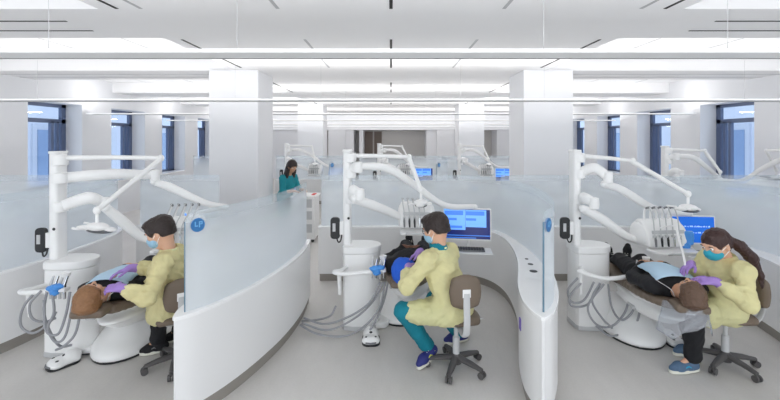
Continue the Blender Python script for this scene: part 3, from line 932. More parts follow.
# --- right bay
JR = dict(lamp_elbow=P(633, 161, 4.35), lamp=P(688, 211, 4.0), lamp_rot=.2, lamp_tilt=.05,
    mon_seg1=[P(594, 168, 4.2), P(608, 177, 4.15)], mon_seg2=[P(604, 184, 4.15), P(622, 190, 4.25), P(652, 208, 4.42), P(672, 212, 4.6), P(690, 214, 4.72)],
    del_seg1=[P(585, 198, 4.15), P(594, 203, 4.1)], del_seg2=[P(583, 209, 4.1), P(602, 219, 4.15), P(626, 236, 4.22), P(640, 240, 4.25)],
    head=v3(2.83, 4.25, .99), head_rot=.1, head_w=.44, rod_tilt=.05, monitor=v3(3.55, 4.72, .93), mon_rot=-.1, mon_size=(.50, .33), ui='text',
    asst=[(-.24, -.28, .665), (-.05, -.34, .62), (.12, -.36, .63), (.40, -.30, .66)],
    holder=(.40, -.30, .665),
    hoses=[[P(581, 283, 4.05), P(570, 296, 4.05), P(572, 306, 4.05), P(588, 304, 4.0), P(600, 284, 4.0)],
           [P(578, 278, 4.08), P(568, 290, 4.08), P(572, 302, 4.06), P(584, 300, 4.02), P(594, 282, 4.0)],
           [P(604, 284, 3.98), P(588, 306, 3.96), P(596, 324, 3.96), P(612, 326, 3.98), P(626, 310, 4.0), P(630, 284, 4.0)],
           [P(600, 283, 3.98), P(592, 300, 3.96), P(602, 318, 3.96), P(612, 328, 3.98)],
           [P(608, 284, 3.98), P(612, 308, 3.96), P(622, 320, 3.97), P(634, 308, 4.0), P(632, 284, 4.02)],
           [P(636, 284, 4.02), P(640, 306, 4.0), P(634, 326, 3.98), P(612, 336, 3.96), P(596, 326, 3.98)]])
uR = dental_unit(2.14, 4.31, JR)
tag(uR, 'white dental unit with upright instrument rods and solid blue monitor beside the patient in black', 'dental unit', 'dental units of the front row')
# units of the row behind (seen above the glass)
JB = dict(JC, ui='plain')
back = [((-.31 + .15, 10.6, .25), 'white dental unit of the rear row straight behind the middle bay, blue screen'),
        ((-2.7, 10.95, 0), 'white dental unit of the rear row behind the left front column'),
        ((2.0, 10.8, 0), 'white dental unit of the rear row beside the far grey opening, right of centre'),
        ((4.8, 6.75, -.2), 'white dental unit behind the front row below the nearest right window'),
        ((6.5, 6.4, 1.3), 'white dental unit at the right edge behind the woman with the ponytail')]
for (x, y, rz), lab in back:
    c_ = copy_tree(uC); c_.location = (x, y, 0); c_.rotation_euler[2] = rz
    tag(c_, lab, 'dental unit', 'dental units of the rear row')

# the hand-held suction tube from the right delivery unit to the patient
tb = MB(); tb.tube(catmull([P(660, 228, 4.05), P(668, 226, 3.9), P(676, 226, 3.75)], 6), .006, seg=8)
tb.tube(catmull([P(676, 226, 3.75), P(680, 243, 3.65), P(684, 258, 3.52), P(687, 274, 3.40)], 6), [.011, .010, .008], seg=10)
o = tb.build('suction_tube', M['white'], None); tag(o, 'white suction tube held up from the tray to the mouth of the patient in black', 'suction tube')
o = solid('barrier_sleeve', [rbox((P(688, 238, 4.15))[:], (.055, .025, .075), .02), ell((P(686, 246, 4.13))[:], (.045, .03, .04))], M['blue'], o, res=.006, k=.02, fold=.005, fscale=3)

# ================================================================== DENTAL CHAIRS (local +y runs from head to feet)
def dental_chair(loc, rz, bx=0.0, by=0.0):
    r = empty('dental_chair', loc, rz)
    b = solid('chair_base', [ell((bx, by + .06, .03), (.32, .53, .17)), ell((bx, by + .10, .10), (.25, .38, .21)), halfcut((0, 0, .018), (0, 0, -1))], M['white'], r, res=.016, k=.08)
    MB().prism([(bx + .312 * math.cos(a), by + .06 + .52 * math.sin(a)) for a in np.linspace(0, 2 * PI, 40)[:-1]], 0, .02).build('floor_seal', M['black'], r)
    solid('lift_arm', [cone((bx, by + .25, .16), (0, -.05, .38), .12, .10), rbox((0, -.05, .43), (.17, .30, .05), .04)], M['white'], r, res=.014, k=.06)
    solid('seat_shell', [ell((0, -.05, .455), (.22, .34, .065)), ell((0, -.40, .505), (.20, .34, .05), R=Matrix.Rotation(-.14, 3, 'X'))], M['white'], r, res=.014, k=.06)
    solid('underbody', [ell((0, -.20, .40), (.22, .50, .10)), ell((0, -.30, .46), (.20, .52, .07))], M['white'], r, res=.014, k=.06)
    MB().span((-.22, -.44, .37), (.22, -.30, .41)).build('lever_panel', M['grey'], r, bevel=.015)
    # upholstery
    prof = [(-.93, .625), (-.70, .60), (-.40, .575), (-.15, .545), (.0, .52), (.15, .53), (.32, .555), (.55, .50), (.72, .44)]
    prof = catmull([(0, y, z) for y, z in prof], 4)
    hw = np.interp([p.y for p in prof], [-.93, -.8, -.6, -.3, 0, .4, .72], [.15, .20, .245, .25, .25, .23, .19])
    ci = [i for i, p in enumerate(prof)]
    def pad(name, i0, i1, th):
        pr = []
        for i in range(i0, i1):
            p, q = prof[i], prof[i + 1]
            pr.append(rbox(((p + q) / 2)[:], (hw[i], (q - p).length * .62 + .012, th / 2), th * .42, R=Matrix.Rotation(math.atan2(q.z - p.z, q.y - p.y), 3, 'X')))
        return solid(name, pr, M['taupe'], r, res=.012, k=.03)
    n = len(prof) - 1
    k = min(range(n), key=lambda i: abs(prof[i].y + .08))
    pad('backrest', 0, k, .065); pad('seat', k, n, .075)
    solid('headrest', [rbox((0, -.985, .645), (.125, .085, .035), .03), ], M['taupe'], r, res=.010)
    MB().box((0, -.9, .595), (.07, .22, .02)).build('headrest_bar', M['chrome'], r, bevel=.004)
    return r
# (x, y, turn) of each chair, its head end towards the viewpoint
CH_L = (-2.46, 4.13, math.radians(6)); CH_C = (.26, 4.74, math.radians(-8)); CH_R = (2.60, 4.20, math.radians(-11))
for (x, y, a), bo, lab in ((CH_L, (-.12, -.12), 'white and taupe dental chair under the patient with brown hair, leftmost bay'),
                       (CH_C, (-.12, -.04), 'white and taupe dental chair under the patient in the blue headscarf'),
                       (CH_R, (-.09, .02), 'white and taupe dental chair under the patient in black, plastic film on headrest')):
    tag(dental_chair((x, y, 0), a, *bo), lab, 'dental chair', 'dental chairs')

# ------------------------------------------------------------------ foot pedals
def pedal(loc, rz, s=1.0):
    r = empty('foot_pedal', loc, rz)
    solid('housing', [rbox((0, 0, .035), (.075, .10, .03), .028), ell((0, .05, .06), (.065, .07, .045)), ell((0, -.07, .03), (.085, .06, .03)), halfcut((0, 0, .006), (0, 0, -1))], M['white'], r, res=.007, k=.03)
    MB().prism(rounded_rect(.175, .235, .06, cy=-.015), 0, .012).build('rubber_sole', M['black'], r)
    for x, y, z, q in ((-.045, -.07, .06, .016), (.045, -.07, .06, .016), (0, 0, .078, .02)):
        MB().ball((x, y, z), (q, q * 1.1, .012)).build('button', M['black'], r)
    MB().tube([(-.05, -.12, .03), (0, -.14, .035), (.05, -.12, .03)], .008, seg=8).build('guard_bar', M['mid'], r)
    MB().tube(catmull([(0, .11, .03), (.02, .2, .012), (-.03, .32, .012), (.02, .42, .014)], 6), .008, seg=8).build('pedal_cable', M['black'], r)
    return r
for l, a, lab in (((-2.9, 3.56, 0), -.6, 'white foot pedal with black buttons on the floor under the coiled hoses at left'),
                  ((-.2, 3.98, 0), .05, 'white foot pedal with black buttons on the floor in the middle bay'),
                  ((2.76, 3.93, 0), .15, 'white foot pedal with black buttons under the draped headrest film')):
    tag(pedal(l, a), lab, 'foot pedal', 'foot pedals')

# ------------------------------------------------------------------ stools (local +x is where the sitter faces)
def stool(loc, face, seat=.47, base_rot=0.0, back=.72):
    r = empty('practitioner_stool', loc, face)
    st = MB()
    st.lathe([(.045, .045), (.05, .09), (.035, .12), (.03, .13)], seg=20)
    base = st.build('base_hub', M['stoolbase'], r)
    for i in range(5):
        a = base_rot + 2 * PI * i / 5
        c, s = math.cos(a), math.sin(a)
        q = MB(); q.tube([(c * .03, s * .03, .095), (c * .15, s * .15, .085), (c * .25, s * .25, .068)], [.026, .022, .016], seg=10, flat=1.3)
        leg = q.build('base_leg', M['stoolbase'], r)
        w = MB()
        t = Vector((-s, c, 0)); p = Vector((c * .25, s * .25, .03))
        for sg in (-1, 1): w.cyl(p + t * sg * .008, p + t * sg * .026, .028, seg=18)
        w.cyl(p + Vector((0, 0, .01)), p + Vector((0, 0, .045)), .009)
        w.build('caster', M['stoolbase'], leg)
    MB().lathe([(.03, .12), (.03, .27), (.019, .275), (.019, seat - .06)], seg=20).build('gas_column', M['grey'], r)
    MB().box((0, 0, seat - .055), (.22, .2, .03)).build('seat_mechanism', M['grey'], r, bevel=.008)
    MB().tube([(.0, -.08, seat - .06), (.02, -.2, seat - .07), (.03, -.25, seat - .065)], .007, seg=8).build('lever', M['grey'], r)
    solid('seat', [ell((0, 0, seat - .012), (.205, .205, .042)), rbox((0, 0, seat - .01), (.16, .17, .034), .03)], M['taupe'], r, res=.012, k=.03)
    MB().tube(catmull([(-.08, 0, seat - .06), (-.24, 0, seat - .075), (-.305, 0, seat + .02), (-.295, 0, back)], 6), .014, seg=10, flat=2.0, up=(0, 0, 1)).build('back_stem', M['grey'], r)
    MB().box((-.292, 0, back), (.02, .07, .07)).build('back_bracket', M['white'], r, bevel=.006)
    solid('backrest', [rbox((-.255, 0, back), (.032, .115, .115), .03), ell((-.262, 0, back), (.036, .135, .145))], M['taupe'], r, res=.010, k=.03)
    return r
# ================================================================== PEOPLE
def A(*p): return np.array(p, float)
def un(v): v = np.array(v, float); return v / np.linalg.norm(v)
def axes(fwd, up):
    """3x3 whose columns are forward, left, up"""
    f = un(fwd); l = un(np.cross(up, f)); u = np.cross(f, l)
    return np.stack([f, l, u], 1)

def head_prims(c, R, s=1.0):
    H = lambda f, l, u: c + R @ (A(f, l, u) * s)
    p = [ell(H(-.012, 0, .018), A(.100, .078, .092) * s, R), ell(H(.030, 0, -.045), A(.062, .058, .070) * s, R),
         cone(H(.052, 0, -.088), H(.058, 0, -.082), .026 * s),                      # chin
         cone(H(.084, 0, .012), H(.104, 0, -.026), .009 * s, .013 * s, .012),       # nose
         ell(H(.094, 0, -.028), A(.014, .018, .010) * s, R, .010),
         ell(H(.078, 0, .030), A(.018, .052, .012) * s, R, .02)]                    # brow
    for sg in (-1, 1):
        p += [ell(H(.060, sg * .042, -.012), A(.026, .022, .022) * s, R, .02),      # cheek
              ell(H(-.008, sg * .080, -.014), A(.018, .009, .032) * s, R, .006)]    # ear
    p += [cut(ell(H(.090, sg * .032, .008), A(.012, .016, .010) * s, R), .008) for sg in (-1, 1)]
    p += [cut(ell(H(.092, 0, -.062), A(.012, .022, .003) * s, R), .004)]            # mouth line
    p += [cone(H(.078, -.014, -.057), H(.078, .014, -.057), .006 * s, None, .006), cone(H(.077, -.012, -.068), H(.077, .012, -.068), .007 * s, None, .006)]
    return p

def eyes(c, R, parent, closed=False, s=1.0):
    for sg in (-1, 1):
        q = c + R @ (A(.081, sg * .032, .008) * s)
        MB().ball(q, tuple(A(.010, .0125, .009) * s), rot=Matrix(R.tolist())).build('eye', M['paper'], parent)
        q = c + R @ (A(.0885, sg * .032, .008) * s)
        MB().ball(q, tuple(A(.0035, .0058, .0058) * s), rot=Matrix(R.tolist())).build('iris', M['dark'], parent)
    m = MB()
    for sg in (-1, 1):
        pts = [c + R @ (A(.095 - abs(t) * .012, sg * (.032 + t * .02), .034 - t * t * .006) * s) for t in (-1, 0, 1)]
        m.tube(pts, [.002, .004, .002], seg=6)
    m.build('eyebrow', M['hairdark'], parent)

def hair_cap(c, R, parent, m, s=1.0, low=-.05, name='hair', extra=(), g=.010, top=False):
    H = lambda f, l, u: c + R @ (A(f, l, u) * s)
    pr = [ell(H(-.014, 0, .022), A(.100 + g, .078 + g, .094 + g) * s, R), ell(H(-.055, 0, -.035), A(.058, .070, .06) * s, R, .03)]
    pr += list(extra)
    if top: pr += [ell(H(.02, 0, .088), A(.082, .070, .038) * s, R, .02), ell(H(-.05, 0, .05), A(.075, .080, .075) * s, R, .02)]
    pr += [cut(ell(H(.115, 0, -.05), A(.085, .098, .102) * s, R), .012),
           cut(ell(H(.01, .085, -.045), A(.036, .03, .05) * s, R), .01), cut(ell(H(.01, -.085, -.045), A(.036, .03, .05) * s, R), .01)]
    if not extra: pr += [halfcut(H(-.05, 0, low), R @ A(.2, 0, -1), .02)]
    return solid(name, pr, M[m], parent, res=.006, k=.02, fold=.006, fseed=3, fscale=3.0)

def mask(c, R, parent, m, s=1.0, straps='strap'):
    H = lambda f, l, u: c + R @ (A(f, l, u) * s)
    o = solid('face_mask', [ell(H(.050, 0, -.052), A(.066, .066, .056) * s, R), cone(H(.085, 0, -.012), H(.10, 0, -.03), .018 * s, .022 * s), halfcut(H(.022, 0, 0), R @ A(-1, 0, 0), .01),
                            halfcut(H(.05, 0, .004), R @ A(-.25, 0, 1), .01)], M[m], parent, res=.006, k=.025, fold=.002, fseed=5, fscale=3)
    for sg in (-1, 1):
        MB().tube([H(.040, sg * .064, -.025), H(.0, sg * .082, -.0), H(-.02, sg * .084, .012)], .0025, seg=6).build('ear_loop', M['paper'], o)
        MB().tube([H(.035, sg * .060, -.075), H(.0, sg * .080, -.045), H(-.02, sg * .084, -.03)], .0025, seg=6).build('ear_loop', M['paper'], o)
    return o

def hand_prims(w, D, N, left, curl=.5, s=1.0, spread=.12):
    """wrist, finger direction, back-of-hand normal"""
    D = un(D); N = un(N - D * (N @ D)); S = np.cross(D, N) * (1 if left else -1)      # S points to the thumb side
    p = [rbox(w + D * .045 * s, A(.046, .036, .013) * s, .012 * s, np.stack([D, S, N], 1), .012),
         cone(w - D * .02, w + D * .02, .024 * s, .024 * s, .02)]
    for i, (off, ln) in enumerate(((.029, .066), (.010, .076), (-.010, .070), (-.028, .054))):
        b = w + D * (.084 - .004 * abs(i - 1)) * s + S * off * s
        d = un(D + S * spread * (1.5 - i) * .5)
        q = b; a = 0.0
        for j, fr in enumerate((.45, .32, .23)):
            a += curl * (.7 + .15 * i) * (.6 if j == 0 else .9)
            dd = d * math.cos(a) - N * math.sin(a)
            q2 = q + dd * ln * fr * s
            p.append(cone(q, q2, (.0092 - .0008 * j) * s, (.0086 - .001 * j) * s, .004)); q = q2
    b = w + D * .022 * s + S * .026 * s - N * .004
    t1 = b + (D * .55 + S * .75 - N * .25) * .038 * s
    t2 = t1 + (D * .85 + S * .35 - N * .35) * .030 * s
    t3 = t2 + (D * .95 + S * .05 - N * .35) * .022 * s
    p += [cone(b, t1, .013 * s, .011 * s, .012), cone(t1, t2, .0105 * s, .0095 * s, .004), cone(t2, t3, .0095 * s, .008 * s, .004)]
    return p

def shoe(ankle, heel, toe, parent, m, accent, left=True):
    ankle, heel, toe = A(*ankle), A(*heel), A(*toe)
    d = un(toe - heel); sd = un(np.cross(A(0, 0, 1), d)); up = np.cross(d, sd)
    L = np.linalg.norm(toe - heel)
    R = np.stack([d, sd, up], 1)
    X = lambda f, l, u: heel + d * f * L + sd * l + up * u
    o = solid('shoe', [cone(X(.12, 0, .028), X(.35, 0, .03), .036, .038), cone(X(.35, 0, .03), X(.68, 0, .024), .038, .042), cone(X(.68, 0, .024), X(.9, 0, .016), .042, .030),
                       cone(X(.2, 0, .04), ankle + (ankle - X(.2, 0, .04)) * .0, .038, .040), halfcut(X(.5, 0, .0), -up, .004)], M[m], parent, res=.007, k=.03)
    outl = []
    for t in np.linspace(0, 2 * PI, 30)[:-1]:
        f = .5 + .53 * math.cos(t); wv = .043 if f > .5 else .036
        outl.append((f, wv * math.copysign(abs(math.sin(t)) ** .7, math.sin(t))))
    vs = [X(f, l, z) for z in (-.016, .010) for f, l in outl]; n = len(outl)
    b = MB(); b.add(vs, [tuple(range(n - 1, -1, -1)), tuple(range(n, 2 * n))] + [(i, (i + 1) % n, n + (i + 1) % n, n + i) for i in range(n)])
    b.build('sole', M['sole'], o)
    a = MB()
    for sg in (-1, 1):
        a.tube([X(.30, sg * .040, .022), X(.45, sg * .040, .045), X(.62, sg * .038, .030)], .006, seg=6)
        a.tube([X(.10, sg * .034, .03), X(.22, sg * .040, .05), X(.34, sg * .039, .03)], .005, seg=6)
    a.build('side_stripe', M[accent], o)
    la = MB()
    for f in (.42, .5, .58): la.tube([X(f, -.018, .072 - (f - .42) * .08), X(f, .018, .072 - (f - .42) * .08)], .004, seg=6)
    la.build('laces', M['sole'], o)
    return o

def practitioner(lab, K, gown, trouser, skin, glove='purple'):
    r = empty('person', (K['pelvis'][0], K['pelvis'][1], 0))
    o = A(K['pelvis'][0], K['pelvis'][1], 0)
    J = {k: (A(*v) - o) for k, v in K.items() if k not in ('face', 'up', 'fwd', 'hN_L', 'hN_R', 'style', 'hd_L', 'hd_R')}
    fw = un(K['fwd']); lf = np.cross(A(0, 0, 1), fw)
    pel, che, nk, hd = J['pelvis'], J['chest'], J['neck'], J['head']
    R = axes(K['face'], K.get('up', A(0, 0, 1)))
    TR = axes(un(nk - pel), fw)     # col0 along the spine, col2 about forward
    spine = TR[:, 0]
    Rt = np.stack([np.cross(lf, spine), lf, spine], 1)
    HS = 1.08
    body = head_prims(hd, R, HS)
    body += [cone(nk - spine * .03, hd + R @ A(-.03, 0, -.05), .056, .052),
             ell(che, A(.105, .155, .19), Rt), ell((pel + che) / 2, A(.10, .135, .16), Rt), ell(pel, A(.125, .165, .11), np.stack([fw, lf, A(0, 0, 1)], 1)),
             cone(J['sh_L'], J['sh_R'], .052)]
    for s in 'LR':
        body += [cone(J['sh_' + s], J['el_' + s], .050, .040), cone(J['el_' + s], J['wr_' + s], .040, .026)]
        hip = pel + (lf if s == 'L' else -lf) * .09 - A(0, 0, .015)
        J['hip_' + s] = hip
        body += [cone(hip, J['kn_' + s], .082, .056), cone(J['kn_' + s], J['an_' + s], .054, .036), cone(J['an_' + s], J['an_' + s] + (J['toe_' + s] - J['an_' + s]) * .62 + A(0, 0, .008), .028, .014)]
        body += hand_prims(J['wr_' + s], K['hd_' + s], A(*K['hN_' + s]), s == 'L', .45, 0.93)
    solid('body', body, M[skin], r, res=.0085, k=.035)
    eyes(hd, R, r, s=HS)
    # gloves follow the hands, cuffs overlap the sleeves
    for s in 'LR':
        wv = un(J['wr_' + s] - J['el_' + s])
        g = hand_prims(J['wr_' + s], K['hd_' + s], A(*K['hN_' + s]), s == 'L', .45, 1.04)
        g += [cone(J['wr_' + s] - wv * .055, J['wr_' + s], .037, .030, .015)]
        solid('glove', g, M[glove], r, res=.0048, k=.010)
    # trousers
    for s in 'LR':
        kn, an = J['kn_' + s], J['an_' + s]
        dn = un(an - kn)
        solid('trouser_leg', [cone(J['hip_' + s], kn, .094, .074), cone(kn, kn + (an - kn) * .55, .074, .068), cone(kn + (an - kn) * .55, an - dn * .015, .066, .070),
              ], M[trouser], r, res=.011, k=.03, fold=.007, fseed=ord(s), fscale=1.4)
        MB().tube([an - dn * .04, an + dn * .02, an + dn * .055], [.042, .040, .036], seg=14).build('sock', M['dark'], r)
        toe, heel = J['toe_' + s], J['heel_' + s]
        shoe(an, heel, toe, r, K['style']['shoe'], K['style']['accent'], s == 'L')
    # gown: torso, sleeves, lap and a skirt over the seat
    G = [ell(che, A(.135, .185, .215), Rt), ell((pel + che) / 2 - fw * .01, A(.135, .175, .18), Rt), ell(pel - A(0, 0, .01), A(.155, .19, .125), np.stack([fw, lf, A(0, 0, 1)], 1)),
         cone(J['sh_L'], J['sh_R'], .072), cone(nk - spine * .05, nk + spine * .005, .092, .068)]
    for s in 'LR':
        sh, el_, wr, kn = J['sh_' + s], J['el_' + s], J['wr_' + s], J['kn_' + s]
        wv = un(wr - el_)
        G += [cone(sh, el_, .074, .061), cone(el_, el_ + (wr - el_) * .55, .061, .056), cone(el_ + (wr - el_) * .55, wr - wv * .045, .054, .038)]
        cov = K['style'].get('cover', .8)
        G += [cone(J['hip_' + s], J['hip_' + s] + (kn - J['hip_' + s]) * cov, .118, .095)]
        mid = J['hip_' + s] + (kn - J['hip_' + s]) * (cov * .8)
        G += [cone(mid, mid - A(0, 0, K['style'].get('drop', .10)), .075, .05)]
    a_, b_ = [J['hip_' + s] + (J['kn_' + s] - J['hip_' + s]) * (cov * .8) for s in 'LR']
    G += [cone(a_ + A(0, 0, .01), b_ + A(0, 0, .01), .07), cone((a_ + b_) / 2, pel + A(0, 0, .02), .08, .1)]
    G += [cut(cone(nk - spine * .015, nk + spine * .12, .060, .07), .01)]
    G += [halfcut(A(0, 0, K['style'].get('hem', .40)), A(0, 0, -1), .02)]
    gw = solid('gown', G, M[gown], r, res=.0075, k=.05, fold=.015, fseed=K['style'].get('seed', 1), fscale=1.1)
    # neck tie and waist tie
    bk = nk - fw * .075
    MB().tube(catmull([nk + lf * .07 - spine * .0, bk + spine * .01, nk - lf * .07], 6), .009, seg=8).build('neck_band', M['strap'], gw)
    MB().tube(catmull([bk, bk - spine * .06 - fw * .02 + lf * .01, bk - spine * .13 - fw * .025 - lf * .012], 6), .005, seg=6).build('neck_tie', M['strap'], gw)
    wb = (pel + che) / 2 - fw * .15
    MB().tube(catmull([wb + lf * .16 + fw * .12, wb, wb - lf * .16 + fw * .12], 6), .007, seg=6).build('waist_tie', M['strap'], gw)
    MB().tube(catmull([wb, wb - A(0, 0, .10) - fw * .02, wb - A(0, 0, .22) - fw * .012 + lf * .02], 6), .006, seg=6).build('waist_tie', M['strap'], gw)
    st = K['style']
    if st['hair'] == 'short':
        hair_cap(hd, R, r, st['haircol'], s=HS, g=.012, top=True)
    else:
        pass
    mask(hd, R, r, st['mask'], s=HS)
    if st.get('collar'):
        solid('scrub_collar', [cone(nk - spine * .02, nk + spine * .035, .080, .070), cut(cone(nk - spine * .05, nk + spine * .1, .055, .062), .005)], M[st['collar']], r, res=.007)
    if st.get('glasses'):
        g = MB()
        for sg in (-1, 1):
            ring = [hd + R @ A(.100 + .0, sg * .034 + .026 * math.cos(t), .006 + .018 * math.sin(t)) for t in np.linspace(0, 2 * PI, 17)]
            g.tube(ring, .0028, seg=6, caps=False)
            g.tube([hd + R @ A(.097, sg * .060, .012), hd + R @ A(.05, sg * .082, .012), hd + R @ A(-.015, sg * .086, .012)], .0028, seg=6)
        g.tube([hd + R @ A(.102, -.009, .01), hd + R @ A(.102, .009, .01)], .0028, seg=6)
        g.build('glasses', M['black'], r)
    tag(r, lab, 'person')
    return r, hd, R, o

# ------------- the middle practitioner
KC = dict(pelvis=(.55, 3.47, .53), chest=(.45, 3.46, .85), neck=(.41, 3.46, 1.06), head=(.385, 3.46, 1.225), fwd=(-.80, .60, 0), face=(-.78, .50, -.38),
          sh_L=(.31, 3.33, .99), sh_R=(.53, 3.60, .99), el_L=(.13, 3.33, .77), wr_L=(.155, 3.55, .87), el_R=(.42, 3.80, .80), wr_R=(.27, 3.80, .93),
          kn_L=(.10, 3.42, .53), an_L=(.33, 3.60, .13), heel_L=(.41, 3.62, .09), toe_L=(.23, 3.46, .025),
          kn_R=(.42, 3.86, .46), an_R=(.66, 3.93, .10), heel_R=(.76, 3.95, .04), toe_R=(.52, 3.90, .02),
          hd_L=A(.25, .95, -.15), hN_L=(-.3, 0, .9), hd_R=A(-.8, -.2, -.5), hN_R=(-.3, .3, .9),
          style=dict(shoe='shoeblue', accent='lime', hair='short', haircol='hairdark', mask='maskblue', collar='teal', glasses=True, cover=.78, drop=.07, hem=.42, seed=4))
practitioner('seated practitioner in a pale yellow gown, glasses, teal trousers and navy shoes', KC, 'gown', 'teal', 'skinB')
# ------------- the left practitioner
KL = dict(pelvis=(-1.93, 3.52, .53), chest=(-1.93, 3.47, .85), neck=(-1.91, 3.44, 1.05), head=(-1.975, 3.42, 1.205), fwd=(-.90, .43, 0), face=(-.86, -.12, -.42),
          sh_L=(-1.87, 3.28, .98), sh_R=(-1.93, 3.61, .98), el_L=(-1.90, 3.12, .76), wr_L=(-2.10, 3.10, .85), el_R=(-2.06, 3.58, .84), wr_R=(-2.20, 3.38, .91),
          kn_L=(-2.16, 3.76, .47), an_L=(-2.18, 3.74, .12), heel_L=(-2.10, 3.77, .03), toe_L=(-2.32, 3.70, .02),
          kn_R=(-2.02, 3.93, .47), an_R=(-2.10, 3.96, .11), heel_R=(-2.02, 4.0, .03), toe_R=(-2.24, 3.92, .02),
          hd_L=A(-.96, .1, -.1), hN_L=(-.1, -.5, .85), hd_R=A(-.75, -.6, -.2), hN_R=(-.2, .1, .9),
          style=dict(shoe='dark', accent='mid', hair='short', haircol='hairdark', mask='maskblue', cover=.75, drop=.06, hem=.42, seed=9))
practitioner('seated practitioner in a straw-coloured gown and black trousers, leaning over the patient with brown hair', KL, 'gownL', 'dark', 'skinB')
# ------------- the right practitioner
KR = dict(pelvis=(2.90, 3.52, .53), chest=(2.85, 3.45, .82), neck=(2.84, 3.40, 1.00), head=(2.715, 3.34, 1.125), fwd=(-.98, -.12, 0), face=(-.88, -.16, -.45),
          sh_L=(2.84, 3.23, .93), sh_R=(2.84, 3.57, .94), el_L=(2.74, 3.06, .74), wr_L=(2.585, 3.20, .865), el_R=(2.74, 3.60, .80), wr_R=(2.60, 3.47, .915),
          kn_L=(2.56, 3.36, .56), an_L=(2.585, 3.43, .13), heel_L=(2.64, 3.44, .03), toe_L=(2.385, 3.42, .02),
          kn_R=(2.66, 3.66, .50), an_R=(2.80, 3.72, .11), heel_R=(2.87, 3.73, .03), toe_R=(2.62, 3.70, .02),
          hd_L=A(-.9, .3, -.1), hN_L=(-.2, -.4, .9), hd_R=A(-.85, -.4, -.3), hN_R=(-.3, .2, .9),
          style=dict(shoe='shoeaqua', accent='aqua', hair='long', haircol='hairred', mask='maskteal', cover=.74, drop=.10, hem=.36, seed=14))
rR, hd, R, o = practitioner('seated woman with a long dark ponytail, teal mask and yellow gown', KR, 'gown', 'dark', 'skinB')
b = hd + R @ A(-.115, 0, .0)
tail = [b, A(2.93, 3.36, 1.10) - o, A(3.03, 3.36, 1.0) - o, A(3.09, 3.35, .86) - o, A(3.10, 3.34, .76) - o]
hair_cap(hd, R, rR, 'hairred', extra=[cone(tail[0] + R @ A(.02, 0, 0), tail[0], .045, .030), cone(tail[0], tail[1], .026, .046), cone(tail[1], tail[2], .046, .046), cone(tail[2], tail[3], .044, .028), cone(tail[3], tail[4], .028, .012)], g=.016)
MB().tube([b + R @ A(.012, 0, 0), b + R @ A(-.012, 0, -.004)], [.034, .032], seg=16).build('hair_tie', M['black'], rR)
# stools
s1 = stool((-1.89, 3.54, 0), math.radians(124), base_rot=.35, back=.70); tag(s1, 'taupe stool with charcoal base under the practitioner in the straw-coloured gown', 'stool', 'practitioner stools')
s2 = stool((.57, 3.50, 0), math.radians(97), base_rot=.1, back=.76); tag(s2, 'taupe stool with charcoal base and grey column under the practitioner in teal trousers', 'stool', 'practitioner stools')
s3 = stool((2.95, 3.53, 0), math.radians(176), base_rot=.62, back=.67); tag(s3, 'taupe stool with charcoal base under the woman with the long ponytail', 'stool', 'practitioner stools')

